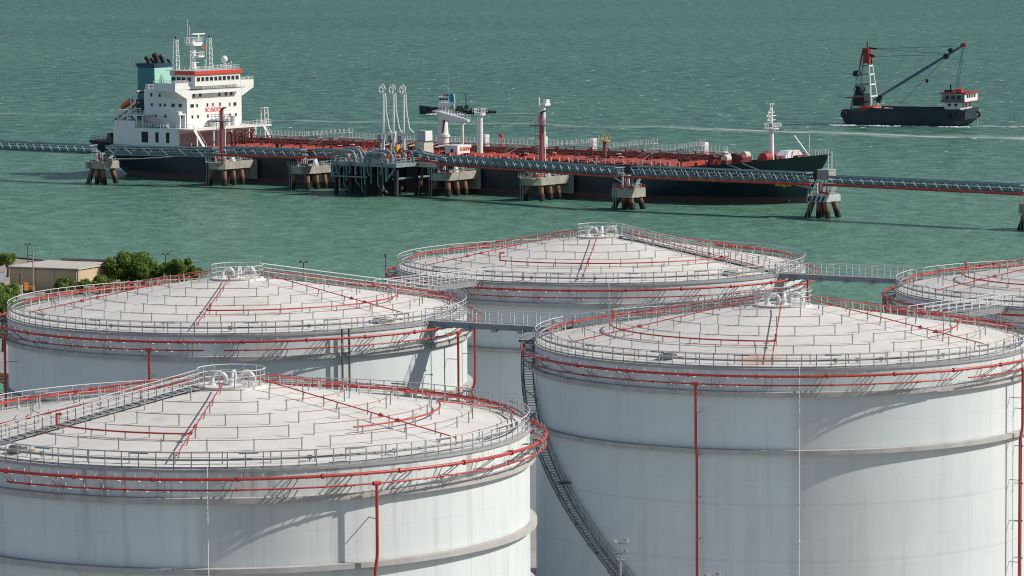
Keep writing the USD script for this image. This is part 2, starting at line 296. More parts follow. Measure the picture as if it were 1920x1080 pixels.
strip('wake_foam', [(-230, 1316), (-166, 1279), (-125, 1264), (-95, 1256)], [15, 14, 13, 9], 'foam_faint')
strip('wake_foam', [(-75, 1222), (-40, 1211), (0, 1192), (50, 1164), (100, 1125), (145, 1094), (200, 1050)], [13, 18, 20, 23, 27, 30, 33], 'foam_faint')
strip('wake_foam', [(45, 1166), (60, 1156), (100, 1125), (145, 1094), (200, 1050)], [4, 8, 12, 14, 16], 'foam_soft', .05)
strip('wake_foam', [(95.5, 1176.0), (98.5, 1171.2), (106, 1168.6), (119, 1163.0), (131.5, 1157.5), (141, 1160)], [2.5, 4.5, 2.2, 2.0, 2.6, 4.5], 'foam_dense', .06)
strip('wake_foam', [(-30, 1254.4), (-24, 1254.2), (-16, 1254.6), (-4, 1254.8), (8, 1255)], [1.5, 3.5, 3.0, 2.5, 3], 'foam_dense', .06)
strip('wake_foam', [(137, 1163), (150, 1156), (200, 1132)], [7, 11, 16], 'foam_soft')
strip('wake_foam', [(139, 1165), (150, 1160), (190, 1141)], [4, 7, 8], 'foam_dense', .05)

# ================================================================ storage tanks
R, RIM, RISE = 21.0, 26.36 - GZ, .167
def cone(r): return RIM + (R - r) * RISE
TANKS = {'A': (-19.816, 274.669), 'B': (22.931, 330.033), 'C': (-25.152, 358.172), 'D': (9.205, 402.968), 'E': (57.809, 373.408)}
shell_look('shell_front', .75, (.30, .27, .24), 3.0); shell_look('shell_plain', .38, (.40, .37, .33), 11.0); shell_look('shell_right', .42, (.38, .34, .29), 23.0)
roof_look('roof_a', [(-13.5, -14.2, 1.3, (.42, .28, .06), .7), (9.5, -14.5, 1.0, (.5, .42, .25), .5), (-4.5, -9, 1.2, (.5, .40, .22), .35)], 1.0)
roof_look('roof_b', [(-3.2, -18.2, 2.9, (.62, .25, .11), .9), (-13.3, -12.5, 1.0, (.5, .34, .1), .5)], 5.0)
roof_look('roof_c', [(16.0, -9.5, .8, (.55, .45, .15), .7), (3, -10, 1.6, (.5, .44, .3), .3)], 9.0); roof_look('roof_d', [(13.5, -14.0, 1.2, (.5, .4, .2), .4)], 14.0)

def tank(key, label, shell, roof, gap, drops, conduits, walk, thick, openings=(), hatch=None):
    cx, cy = TANKS[key]; t = thing('storage_tank', label, 'storage tank', (cx, cy, GZ)); rng = np.random.RandomState(ord(key))
    sh = part(t, 'shell', MB().rev([(R, 0), (R, RIM)], seg=160), shell, True)
    for z0, z1, w in ((20.9, 21.25, .42), (16.28, 16.6, .5), (11.7, 12.0, .5)):
        if key in 'BCDE' and z0 < 12: continue
        part(sh, 'stiffening_ring', MB().rev([(R + .003, z1), (R + w, z1 - .02), (R + w, z0 - .06), (R + w - .05, z0 - .06), (R + w - .05, z0 + .14), (R + .003, z0 + .14)], seg=160), 'ring_paint', 25)
    rf = part(t, 'roof', MB().rev([(R + .06, RIM + .0), (16, cone(16)), (10, cone(10)), (5, cone(5)), (.02, cone(0.02) - .25)], seg=112), roof, True)
    part(rf, 'roof_edge_ring', MB().rev([(R + .11, RIM - .14), (R + .11, RIM + .05), (R + .07, RIM + .05), (R + .07, RIM - .14)], seg=112, closed=True), 'galvanised', 25)
    # rim handrail: posts one by one, rails in runs between the bridge openings
    def inside(a): return any(abs((a - o + 180) % 360 - 180) < 2.4 for o in openings)
    hr = part(t, 'handrail', MB().add(*rails(openings, RIM + 1.18, .034)), 'rail_white', True)
    for zz, rr in ((.82, .02), (.36, .02)): part(hr, 'mid_rail', MB().add(*rails(openings, RIM + zz, rr)), 'rail_white', True)
    part(hr, 'toe_plate', MB().rev([(R - .02, RIM + .06), (R - .02, RIM + .2)], seg=112), 'galvanised', True)
    for k in range(112):
        a = k * 360 / 112
        if inside(a): continue
        p = pol(R - .02, a, RIM); part(hr, 'post', MB().box((p[0], p[1], RIM + .6), (.07, .045, 1.2), a), 'galvanised')
    for k in range(18):
        a = k * 20 + 7; p = pol(R - .28, a, 0); part(hr, 'tube_light', MB().box((p[0], p[1], RIM + 1.04), (1.3, .14, .1), a), 'mid_grey')
    part(t, 'rim_conduit', MB().tube(arc(R - .35, RIM + .62, 0, 360)[:-1], .08, 6, True), 'mid_grey', True)
    # fire-water rings round the shell
    for (rr, z, rad, g0) in ((R + 1.2, 22.6, .11, None), (R + 1.15, 21.88, .06, gap + math.degrees(math.atan2(-cx, cy)))):
        a0, a1 = (0, 360) if g0 is None else (g0 + 2.2, g0 + 357.8)
        pr = part(t, 'fire_water_ring', MB().tube(arc(rr, z, a0, a1, 2.5)[:-1] if g0 is None else arc(rr, z, a0, a1, 2.5), rad, 8, g0 is None), 'red_pipe', True)
        for k in range(34):
            a = (gap or 0) * 0 + 3.0 + k * 360 / 34.0 + .6 * math.sin(k * 2.3)
            if g0 is not None and abs((a - g0 + 180) % 360 - 180) < 4: continue
            b = MB().bar(pol(rr, a, z - rad - .02), pol(R + .02, a - .6, z - rad - .04), .06).bar(pol(rr + .05, a, z - rad), pol(R + .02, a - .9, z - 1.05), .055)
            b.bar(pol(rr, a + 1.1, z - rad - .02), pol(R + .02, a + .7, z - rad - .04), .06).bar(pol(rr + .05, a + 1.1, z - rad), pol(R + .02, a + .4, z - 1.05), .055)
            part(pr, 'pipe_bracket', b, 'galvanised')
        fl = [part(pr, 'flange', MB().tube([pol(rr, a - .22, z), pol(rr, a + .22, z)], rad * 1.65, 10), 'red_pipe', 40) for a in np.arange(a0 + 5, a1, 14.4 if rad > .1 else 19.0)]
        nz = MB()
        for a in np.arange(a0 + 2, a1 - 1, 3.6):
            nz.bar(pol(rr, a, z + rad), pol(rr - .06, a, z + rad + .2), .035).bar(pol(rr - .1, a + .3, z - rad - .02), pol(rr - .45, a + .5, z - rad - .12), .05)
        part(pr, 'spray_nozzles', nz, 'vent_white', kind='stuff')
    view = math.degrees(math.atan2(-cx, cy)); drops = [(a + view, s_) for a, s_ in drops]; conduits = [(a + view, *o_) for a, *o_ in conduits]
    for a, style in drops:
        z1 = 22.6 if style == 'main' else 21.88; r1 = R + (1.2 if style == 'main' else 1.15)
        if style == 'jog': pts = bend([pol(r1, a, z1), pol(r1, a, 16.9), pol(r1 - .25, a, 16.2), pol(r1 - .25, a, 0)], .4)
        elif style == 'jog_in': pts = bend([pol(r1, a, z1), pol(r1, a, 17.1), pol(R + .95, a - .2, 16.0), pol(R + .95, a - .2, 0)], .4)
        else: pts = [pol(r1, a, z1), pol(r1, a, 0)]
        dp = part(t, 'down_pipe', MB().tube(pts, .115, 8), 'red_pipe', 40)
        for zz in np.arange(2.5, 20, 3.4): part(dp, 'pipe_bracket', MB().bar(pol(r1 - .1, a, zz), pol(R + .01, a, zz), .06), 'galvanised')
        part(dp, 'elbow', MB().tube([pol(r1, a - .7, z1), pol(r1, a + .7, z1)], .16, 8), 'red_pipe', 40)
    for a, look, rad in conduits:
        cd = part(t, 'conduit', MB().tube([pol(R + .62, a, RIM + .3), pol(R + .62, a, 0)], rad, 6), look, 40)
        for zz in np.arange(3, 22, 3.1): part(cd, 'clip', MB().bar(pol(R + .62, a, zz), pol(R + .01, a, zz), .05).box(pol(R + .66, a, zz), (.16, .16, .12), a), look)
    # foam pipes on the far half of the roof edge, inside the handrail
    fp = part(t, 'foam_pipe', MB().tube(arc(R - .95, RIM + .72, 96, 262, 2.5), .11, 7), 'red_pipe', True)
    part(t, 'foam_pipe', MB().tube(arc(R - 1.35, RIM + .78, 112, 244, 2.5), .085, 7), 'red_pipe', True)
    for a in np.arange(98, 262, 5.5): p = pol(R - 1.0, a, 0); part(fp, 'support_post', MB().box((p[0], p[1], RIM + .45), (.09, .09, .9), a), 'rail_white')
    # roof spray system: concentric thin pipes on posts in six sectors, radial feeders
    wdir = np.array([math.sin(math.radians(walk)), -math.cos(math.radians(walk))])
    def clear(p): s_ = p[:2] @ wdir; return not (s_ > 1 and abs(p[0] * wdir[1] - p[1] * wdir[0]) < .95)
    for i, r in enumerate((5.4, 8.3, 11.2, 14.1, 17.0, 19.75)):
        z = cone(r) + .74
        for k in range(6):
            ac = -6.5 + 60 * k; half = 30 - math.degrees(.95 / r)
            sp = part(t, 'spray_pipe', MB().tube(arc(r, z, ac - half, ac + half, 3), .022, 5), 'red_line', True)
            m = (2, 3, 4, 5, 6, 7)[i]
            for q in range(m):
                a = ac - half + .4 + (2 * half - .8) * (q + .12 * (rng.rand() - .5)) / (m - 1); p = pol(r, a, 0)
                if clear(p): part(sp, 'support_post', MB().box((p[0], p[1], cone(r) + .4), (.075, .075, .84), a), 'galvanised')
    for k in range(6):
        a = -6.5 + 60 * k
        if abs((a - walk + 180) % 360 - 180) < 4: continue
        fd = part(t, 'feeder_pipe', MB().tube([pol(2.7, a, cone(2.7) + .62), pol(19.9, a, cone(19.9) + .62)], .045, 6), 'red_pipe', 40)
        for r in (3.6, 6.6, 9.6, 12.6, 15.6, 18.6):
            p, q = pol(r, a, cone(r) - .02), pol(r, a, cone(r) + .64); off = pol(1, a + 90, 0) * .16
            part(fd, 'support_post', MB().bar(p - off, q, .08), 'galvanised')
        for r in (13.4, 14.9): part(fd, 'valve', MB().tube([pol(r - .15, a, cone(r) + .63), pol(r + .15, a, cone(r) + .60)], .12, 8).box(pol(r, a, cone(r) + .72), (.07, .07, .2)), 'red_pipe', 40)
    for a0, a1, end in thick:
        r = 14.7; z = cone(r) + .5; pts = list(arc(r, z, a0, a1, 3))
        if end: pts += [pol(r + .6, a1 + 1, cone(r + .6) + .5), pol(19.8, a1 + 6, cone(19.8) + .5), pol(19.85, a1 + 6, cone(19.8) + .02)]
        tk = part(t, 'foam_main', MB().tube(pts, .062, 7), 'red_pipe', True)
        for a in np.arange(a0 + 3, a1, 11): p = pol(r, a, 0); part(tk, 'support_post', MB().box((p[0], p[1], cone(r) + .22), (.08, .08, .5), a), 'galvanised')
        if a0 < -20: part(tk, 'riser', MB().tube([pol(r, a0, z), pol(r, a0, z + .75), pol(r + .02, a0 + 2.4, z + .8)], .09, 7), 'red_pipe', 40)
    # apex platform
    zc = cone(2.4) + .04; pl = part(t, 'apex_platform', MB().rev([(2.42, zc - .3), (2.42, zc), (.02, zc)], seg=40), roof, 25)
    ra = part(t, 'apex_railing', MB().add(*rails((walk,), zc + 1.15, .034, 2.4, 24)), 'rail_white', True)
    for zz in (.75, .38): part(ra, 'mid_rail', MB().add(*rails((walk,), zc + zz, .022, 2.4, 24)), 'rail_white', True)
    for k in range(14):
        a = k * 360 / 14 + 9
        if abs((a - walk + 180) % 360 - 180) > 14: p = pol(2.4, a, 0); part(ra, 'post', MB().box((p[0], p[1], zc + .57), (.07, .06, 1.15), a), 'galvanised')
    for x, y, rz, s in ((-.85, -.15, 8, 1.0), (.12, .55, 82, 1.0), (1.05, .05, -6, 1.05)):
        rr = .5 * s; h = zc + .3; th = np.radians(np.linspace(0, 180, 13)); dx, dy = rot2(1, 0, rz)
        pts = [(x - rr * dx, y - rr * dy, zc - .05)] + [(x - rr * math.cos(q) * dx, y - rr * math.cos(q) * dy, h + rr * math.sin(q) * 1.1) for q in th] + [(x + rr * dx, y + rr * dy, h - .1)]
        vp = part(t, 'gooseneck_vent', MB().tube(pts, .145 * s, 10), 'vent_white', 40)
        part(vp, 'base_flange', MB().tube([(x - rr * dx, y - rr * dy, zc), (x - rr * dx, y - rr * dy, zc + .1)], .27, 10), 'vent_white', 40)
    part(t, 'vent_stub', MB().tube([(.0, -.6, zc), (.0, -.6, zc + .35)], .22, 10).tube([(.0, -.6, zc + .35), (.0, -.6, zc + .42)], .3, 10), 'vent_white', 40)
    # radial roof walkway with a handrail on both sides
    def wp(s_, o, z): return np.array([wdir[0] * s_ - wdir[1] * o, wdir[1] * s_ + wdir[0] * o, z])
    wk = part(t, 'roof_walkway', MB().bar(wp(2.5, 0, cone(2.5) + .14), wp(20.7, 0, cone(20.7) + .14), 1.0, .06), 'galvanised')
    for o in (-.56, .56):
        wr = part(wk, 'handrail', MB().tube([wp(2.45, o, cone(2.45) + 1.2), wp(20.75, o, cone(20.75) + 1.2)], .034, 6), 'rail_white', 40)
        for zz in (.84, .5): part(wk, 'mid_rail', MB().tube([wp(2.45, o, cone(2.45) + zz), wp(20.75, o, cone(20.75) + zz)], .022, 5), 'rail_white', 40)
        for q in range(15): s_ = 2.6 + q * 1.29; part(wk, 'post', MB().bar(wp(s_, o, cone(s_)), wp(s_, o, cone(s_) + 1.2), .07), 'galvanised')
    for q in range(30): s_ = 2.9 + q * .6; part(wk, 'tread', MB().bar(wp(s_, -.5, cone(s_) + .19), wp(s_, .5, cone(s_) + .19), .22, .035), 'mid_grey')
    if hatch:
        a, r = hatch; p = pol(r, a, cone(r)); hh = part(t, 'roof_hatch', MB().box((p[0], p[1], p[2] + .2), (1.1, .8, .42), a), 'mid_grey')
        part(hh, 'lid', MB().box((p[0] + .2, p[1], p[2] + .45), (1.2, .9, .06), a), 'galvanised'); part(hh, 'handle', MB().box((p[0] + .95, p[1] - .1, p[2] + .12), (.5, .3, .1), a + 15), 'yellow')
    for q in range(4):
        a = rng.uniform(-40, 45); p = pol(19.9, a, cone(19.9)); part(t, 'junction_box', MB().box((p[0], p[1], p[2] + .35), (.28, .16, .3), a).bar((p[0], p[1], p[2]), (p[0], p[1], p[2] + .2), .06), 'mid_grey')
    return t
def rails(openings, z, r, RR=R - .02, n=112):
    m = MB()
    if not openings: m.tube(arc(RR, z, 0, 360, 360 / n)[:-1], r, 6, True); return m.get()
    o = sorted(x % 360 for x in openings); w = 2.3 if RR > 10 else 15
    for i, a in enumerate(o):
        b = o[(i + 1) % len(o)] + (360 if i == len(o) - 1 else 0); m.tube(arc(RR, z, a + w, b - w, 360 / n), r, 6)
    return m.get()
tA = tank('A', 'front left white tank, closest of all, with roof stairway running down to the left', 'shell_front', 'roof_a', -44.6, [(25.2, 'jog_in')], [(-4.4, 'vent_white', .04)], -54, [(-50, -6.5, False), (38, 100, True)], (-54,), (-44, 19.2))
tB = tank('B', 'large right front white tank with spiral stair at its left and orange roof stain', 'shell_right', 'roof_b', 39.8, [(-18.3, 'jog'), (61.8, 'jog_in')], [(3.4, 'vent_white', .045), (64.5, 'dark_steel', .05)], -120, [(-104, -6.5, False), (53, 95, True)], (-120.3, 141.2), (-33, 19.0))
tC = tank('C', 'white tank at the left behind the closest one, with two black pipes down its shell', 'shell_plain', 'roof_c', -5.5, [(-20.4, 's'), (62.4, 's'), (75, 'jog'), (-70.6, 's')], [(24.6, 'dark_steel', .11), (26.4, 'dark_steel', .11), (52, 'dark_steel', .035)], 120, [(-6.5, 97, True)], (59.7, 142.5), (44, 19.4))
tD = tank('D', 'white tank at the back centre, its roof apex standing against the sea', 'shell_plain', 'roof_d', -38, [(70, 'main'), (-41, 's')], [(2, 'vent_white', .04)], 58, [(-45, 60, False)], (-37.5, 58.7), (40, 19.3))
tE = tank('E', 'white tank cut off by the right edge of the photo, behind the big right one', 'shell_right', 'roof_d', 20, [(-79, 'main'), (-88, 'main')], [], 60, [(-110, 0, False)], (-121.3, -38.8), None)

# spiral stair on the right-hand front tank
st_ = part(tB, 'spiral_stair', MB().tube([pol(R + 1.0, a, 22.9 - (a + 96) * .315) for a in np.arange(-96, -24, 2)], .07, 6), 'dark_steel', True)
for k in range(118):
    a = -96 + k * .61; z = 22.9 - (a + 96) * .315 + .02
    if z < 1: break
    part(st_, 'tread', MB().bar(pol(R + .25, a, z), pol(R + 1.15, a, z), .25, .04), 'galvanised')
for rr, nm in ((R + .2, 'stringer'), (R + 1.18, 'stringer')): part(st_, nm, MB().tube([pol(rr, a, 22.75 - (a + 96) * .315) for a in np.arange(-96, -24, 2)], .08, 4), 'mid_grey', True)
for rr in (R + .22, R + 1.18):
    for dz in (1.05, .55): part(st_, 'handrail', MB().tube([pol(rr, a, 22.9 + dz - (a + 96) * .315) for a in np.arange(-96, -24, 2)], .028, 5), 'mid_grey', True)
    for a in np.arange(-95.5, -25, 2.6): z = 22.9 - (a + 96) * .315; part(st_, 'post', MB().bar(pol(rr, a, z - .1), pol(rr, a, z + 1.05), .05), 'mid_grey')
part(st_, 'landing', MB().rev([(R + .05, 12.55), (R + 1.2, 12.55), (R + 1.2, 12.65), (R + .05, 12.65)], -62.3, -59.6, 4, closed=True), 'mid_grey')
part(st_, 'landing', MB().rev([(R + .05, 22.85), (R + 1.5, 22.85), (R + 1.5, 23.0), (R + .05, 23.0)], -108, -96, 6, closed=True), 'mid_grey')
for a in np.arange(-92, -26, 6): z = 22.6 - (a + 96) * .315; part(st_, 'bracket', MB().bar(pol(R + .02, a, z - 1.0), pol(R + 1.1, a, z - .1), .07), 'dark_steel')

# link bridges between the tank rims
def bridge(p, q, label, zoff=.12):
    A, B = np.array(TANKS[p]), np.array(TANKS[q]); u = (B - A) / np.linalg.norm(B - A); L = np.linalg.norm(B - A) - 2 * R + .9
    o = A + u * (R - .45); t = thing('link_bridge', label, 'footbridge', (o[0], o[1], 26.36), math.degrees(math.atan2(u[1], u[0])), 'footbridges linking the tank roofs')
    dk = part(t, 'deck', MB().box((L / 2, 0, zoff), (L, 1.5, .08)), 'mid_grey')
    for y in (-.78, .78):
        part(t, 'side_beam', MB().box((L / 2, y, zoff - .2), (L - .1, .07, .5)).box((L / 2, y - .05 * np.sign(y), zoff - .44), (L - .1, .14, .03)), 'mid_grey')
        hr = part(t, 'handrail', MB().tube([(0, y, zoff + 1.12), (L, y, zoff + 1.12)], .034, 6), 'rail_white', 40)
        for zz in (.75, .38): part(hr, 'mid_rail', MB().tube([(0, y, zoff + zz), (L, y, zoff + zz)], .022, 5), 'rail_white', 40)
        for k in range(12): part(hr, 'post', MB().box((.15 + k * (L - .3) / 11, y, zoff + .55), (.07, .07, 1.12)), 'rail_white')
    for k in range(5):
        x = L * (k + .7) / 5.4; b = part(t, 'cross_bearer', MB().box((x, 0, zoff - .5), (.12, 1.9, .14)), 'galvanised')
        part(b, 'floodlight', MB().box((x, -.98, zoff - .5), (.5, .22, .28)).bar((x, -.9, zoff - .35), (x, -.8, zoff - .1), .06), 'galvanised')
    for y in (-.6, .6): part(t, 'end_leg', MB().box((.35, y, zoff - .75), (.12, .12, 1.0)), 'mid_grey')
bridge('C', 'B', 'grey footbridge from the left tank across to the large right tank')
bridge('D', 'C', 'white railed footbridge from the back centre tank down to the left tank')
bridge('D', 'E', 'long grey footbridge seen against the sea, from the back centre tank to the rightmost tank')
bridge('E', 'B', 'white railed footbridge at the right edge linking the two right-hand tanks')


# floodlight masts in the yard before the right tank
def mast(x, y, h, label, grp=None):
    t = thing('floodlight_mast', label, 'floodlight mast', (x, y, GZ), 0, grp)
    part(t, 'pole', MB().tube([(0, 0, 0), (0, 0, h - .7)], [.12, .06], 10), 'galvanised', 40); part(t, 'crossarm', MB().box((0, 0, h - .7), (.95, .06, .06)).box((0, 0, h - 1.45), (.95, .06, .06)).box((0, 0, h - 1.05), (.06, .06, 1.0)), 'mid_grey')
    part(t, 'basket', MB().tube(arc(.3, h - 1.85, 0, 360, 30)[:-1], .025, 4, True).tube(arc(.3, h - 1.65, 0, 360, 30)[:-1], .025, 4, True).rev([(.3, h - 1.87), (.08, h - 1.87)], seg=12), 'galvanised')
    for dx, dz, rz in ((-.42, -.5, 35), (.42, -.42, -40), (-.4, -1.25, 12), (.42, -1.2, -60)):
        l = part(t, 'floodlight', MB().box((dx, -.12, h + dz), (.34, .18, .2), rz), 'mid_grey'); o = rot2(0, -.11, rz); part(l, 'lens', MB().box((dx + o[0], -.12 + o[1], h + dz - .02), (.32, .02, .19), rz), 'mid_grey')
# ================================================================ tanker at the berth (x forward, y to port, z up; starboard side at y = 0)
BERTH = (-93.8, 955.75); HEAD = math.degrees(math.atan2(-.6062, .7953))
def berth(s, t, z=0.0):                     # point on the berth: s along the ship, t out from its starboard side towards the yard
    return np.array([BERTH[0] + s * .7953 - t * .6062, BERTH[1] - s * .6062 - t * .7953, z])
ship = thing('tanker', 'black hulled oil tanker with red deck and white accommodation block moored at the jetty', 'tanker', (*BERTH, 0), HEAD)
HB = 14.5
def sheer(s):
    z = 7.9 + .5 * max(0, (8 - s) / 24)
    return z + (max(0, (s - 166) / 28) ** 1.15) * 2.9 + .12 * min(1, max(0, (s - 163) / 5))
def half(s, z):
    tip = 188.2 + 5.7 * (max(z, 0) / 10.8) ** 1.3; s0 = 146 + 1.9 * max(z, 0); pw = 1.75 + .12 * max(z, 0)
    b = HB * (1 - max(0, (s - s0) / (tip - s0)) ** pw) if s < tip else 0.0
    e = -8.0 - 8.0 * max(0, min(1, z / 8.0)); full = 26 - 1.6 * max(z, 0)
    if s < full:
        k = max(0, (full - s) / (full - e)); b *= 1 - (.62 - .38 * min(1, max(z, 0) / 8)) * k ** 2
    return max(b, 0)
def hull_skin(zf):                          # zf: list of functions s -> z, lowest first
    S = np.r_[np.linspace(-16, 30, 18), np.linspace(40, 140, 9), np.linspace(146, 186, 21), np.linspace(187, 194, 12)]
    mb = MB()
    for side in (-1, 1):
        V = []
        for s in S:
            for f in zf:
                z = f(s); e = -8.0 - 8.0 * max(0, min(1, z / 8.0)); tip = 188.2 + 5.7 * (max(z, 0) / 10.8) ** 1.3
                ss = min(max(s, e), tip); V.append([ss, HB + side * half(ss, z), z])
        m = len(zf); q = np.array([[i * m + j, (i + 1) * m + j, (i + 1) * m + j + 1, i * m + j + 1] for i in range(len(S) - 1) for j in range(m - 1)])
        mb.quads(np.array(V), q if side < 0 else q[:, ::-1])
    zz = [f(-16) for f in zf]; m = len(zz); V = []
    for z in zz:
        e = -8.0 - 8.0 * max(0, min(1, z / 8.0)); V += [[e, HB - half(e, z), z], [e, HB + half(e, z), z]]
    return mb.quads(np.array(V), [[2 * j + 1, 2 * j, 2 * j + 2, 2 * j + 3] for j in range(m - 1)])
part(ship, 'hull', hull_skin([lambda s, k=k: 1.35 + (sheer(s) - 1.35) * k for k in np.linspace(0, 1, 9)]), 'hull_black_hazed', 40)
part(ship, 'boot_top', hull_skin([lambda s, k=k: -1.5 + 2.85 * k for k in (0, .5, 1)]), 'boot_red', 40)
dm = MB(); S = np.r_[np.linspace(-16, 160, 45), np.linspace(163, 193.6, 24)]
V = []
for s in S: z = sheer(s) - (.06 if s < 163 else .35); b = max(half(s, z) - .05, .02); V += [[s, HB - b, z], [s, HB + b, z]]
part(ship, 'main_deck', dm.quads(np.array(V), [[2 * i, 2 * i + 2, 2 * i + 3, 2 * i + 1] for i in range(len(S) - 1)]), 'deck_red', 30)
# deck girders across the ship, both sides of the pipe rack
k = 0
for s in np.arange(34, 164, 3.6):
    for y0, y1 in ((1.6, 10.6), (17.8, 27.0)):
        b = min(half(s, 8), HB) - 1.2; ya, yb = max(y0, HB - b), min(y1, HB + b)
        g = part(ship, 'deck_girder', MB().extr([(s - .16, 7.84), (s + .16, 7.84), (s + .12, 8.85), (s - .12, 8.85)], 'y', ya, yb), 'deck_red')
        part(g, 'girder_bracket', MB().box((s, ya - .35, 8.2), (.1, .7, .7)), 'deck_dark_red')
        if s < 158: part(ship, 'deck_plating_ridge', MB().extr([(s + .5, 7.85), (s + 2.5, 7.85), (s + 2.1, 8.3), (s + .5, 8.45)], 'y', ya + .4, yb - .6), 'deck_red')
rng = np.random.RandomState(5)
for i, (y, z, r) in enumerate(((12.0, 9.1, .22), (12.7, 9.1, .3), (13.5, 9.1, .22), (14.4, 9.5, .32), (15.2, 9.1, .22), (16.0, 9.1, .26), (16.8, 9.4, .2), (11.3, 8.7, .16))):
    cp = part(ship, 'cargo_pipe', MB().tube([(25, y, z), (172 - i * 1.3, y, z)], r, 8), ('ship_pipe', 'deck_dark_red', 'red_tower', 'ship_pipe')[i % 4], 40)
    for s in np.arange(28 + i, 166, 9.3): part(cp, 'flange', MB().tube([(s, y, z), (s + .25, y, z)], r * 1.6, 8), 'deck_dark_red', 40)
for s in np.arange(27, 170, 4.8):
    part(ship, 'pipe_rack', MB().bar((s, 10.9, 7.9), (s, 10.9, 10.2), .16).bar((s, 17.2, 7.9), (s, 17.2, 10.2), .16).bar((s, 10.8, 8.6), (s, 17.3, 8.6), .2).bar((s, 10.8, 10.15), (s, 17.3, 10.15), .2), 'deck_dark_red')
for q in range(90):                          # valves, hatches, ullage fittings
    s = rng.uniform(30, 164); y = rng.choice([rng.uniform(2, 10), rng.uniform(18, 27)]); h = rng.uniform(.8, 2.0)
    if abs(s - 100) < 8 and y < 10: continue
    v = part(ship, 'deck_fitting', MB().tube([(s, y, 7.9), (s, y, 7.9 + h)], rng.uniform(.18, .5), 8), ('deck_dark_red', 'deck_red', 'ship_pipe')[q % 3], 40)
    part(v, 'cap', MB().tube([(s, y, 7.9 + h), (s, y, 8.0 + h)], .62, 8), ('deck_red', 'ship_white', 'deck_dark_red')[q % 3], 40)
for s, y in ((45, 4), (116, 5), (140, 5), (160, 6), (100, 22), (150, 22), (62, 22)):
    for dx in (0, 1.5): part(ship, 'bollard', MB().tube([(s + dx, y, 7.9), (s + dx, y, 9.1)], .4, 8).tube([(s + dx, y, 9.1), (s + dx, y, 9.2)], .5, 8), 'rubber', 40)
# centre catwalk with white rails over the pipes, and the railings along the deck edges
def railing(parent, pts, h=1.1, step=1.5, mat='ship_white', r=.035, nm='railing'):
    P = [np.array(p, float) for p in pts]; m = MB()
    for a, b in zip(P[:-1], P[1:]):
        for f in (1, .66, .33): m.bar(a + [0, 0, h * f], b + [0, 0, h * f], r * (1.6 if f == 1 else 1.2))
        n_ = max(1, int(np.linalg.norm(b - a) / step))
        for q in range(n_ + 1): p = a + (b - a) * q / n_; m.bar(p, p + [0, 0, h], r * 2)
    return part(parent, nm, m, mat)
part(ship, 'catwalk', MB().box((96, 18.2, 10.3), (136, 1.6, .08)), 'ship_grey')
for y in (17.4, 19.0): railing(ship, [(28, y, 10.34), (164, y, 10.34)], 1.15, 2.2)
railing(ship, [(20, 28.75, 7.9), (164, 28.75, 7.9)], 1.15, 2.4); railing(ship, [(134, .25, 7.9), (164, .25, 7.9)], 1.15, 2.4)
part(ship, 'edge_stanchions', [MB().box((s, .25, 8.45), (.12, .12, 1.1)) for s in (20,)][0] if False else (lambda m: [m.box((s, .25, 8.4), (.1, .1, 1.0)) for s in np.arange(21, 134, 2.4)] and m)(MB()), 'ship_white', kind='stuff')
for s0, s1 in ((42, 56), (118, 131), (134, 145), (151, 158)):
    b = MB().bar((s0, 18.2, 10.3), (s1, 18.2, 11.6), 1.4, .08); part(ship, 'ramp', b, 'ship_white')
    for y in (17.5, 18.9): railing(ship, [(s0, y, 10.3), (s1, y, 11.6)], 1.1, 1.4)
for s in (66, 94, 111, 125, 156): l = part(ship, 'vent_locker', MB().box((s, 21.5, 9.9), (1.3, 1.5, 4.2)), 'ship_white'); part(l, 'door', MB().box((s + .67, 21.5, 9.4), (.03, .8, 1.9)), 'ship_grey')
for s, z1 in ((54, 9.9), (112, 10.2), (150, 9.9)):
    st = part(ship, 'deck_stair', MB().bar((s, 11.0, 10.3), (s - 3.0, 8.5, 7.95), .9, .08), 'ship_white')
    for o in (-.45, .45): part(st, 'stair_rail', MB().bar((s + o, 11.0, 11.3), (s - 3.0 + o, 8.5, 9.0), .06), 'ship_white')

# ---- accommodation
def windows(parent, face, items, w=.62, h=.75, fixed=0.0, mat='glass_dark'):
    for a, z, *o in items:
        ww, hh = (o + [w, h])[:2] if o else (w, h)
        if face == 'x':
            f = part(parent, 'window', MB().box((fixed + .03, a, z), (.06, ww, hh)), mat); part(f, 'frame', MB().box((fixed + .02, a, z + hh / 2 + .05), (.09, ww + .16, .07)).box((fixed + .02, a, z - hh / 2 - .05), (.09, ww + .16, .07)).box((fixed + .02, a - ww / 2 - .04, z), (.07, .07, hh + .1)).box((fixed + .02, a + ww / 2 + .04, z), (.07, .07, hh + .1)), 'ship_white')
        else:
            f = part(parent, 'window', MB().box((a, fixed - .03, z), (ww, .06, hh)), mat)
poop = part(ship, 'poop_house', MB().box((6.2, HB, 10.0), (21.4, 28.6, 4.2)), 'ship_white')      # decks below the block
aft = part(ship, 'aft_house', MB().box((-.9, HB, 12.9), (7.0, 28.2, 1.8)), 'ship_white')
windows(poop, 'y', [(5.9, 9.95, 2.1, 2.6), (9.9, 9.95, 1.0, 2.5), (13.4, 9.95, 1.0, 2.5)], fixed=.2, mat='soot')
for s in (5.9, 9.9, 13.4): pass
part(poop, 'front_bulkhead', MB().box((17.05, HB, 9.4), (.3, 27.4, 3.0)), 'mid_grey')
fd = part(ship, 'front_platform', MB().box((19.4, HB, 12.02), (5.0, 28.6, .35)), 'ship_white')
for y in (2, 8, 14.5, 21, 27): part(fd, 'pillar', MB().box((21.3, y, 9.9), (.3, .3, 4.0)), 'ship_white')
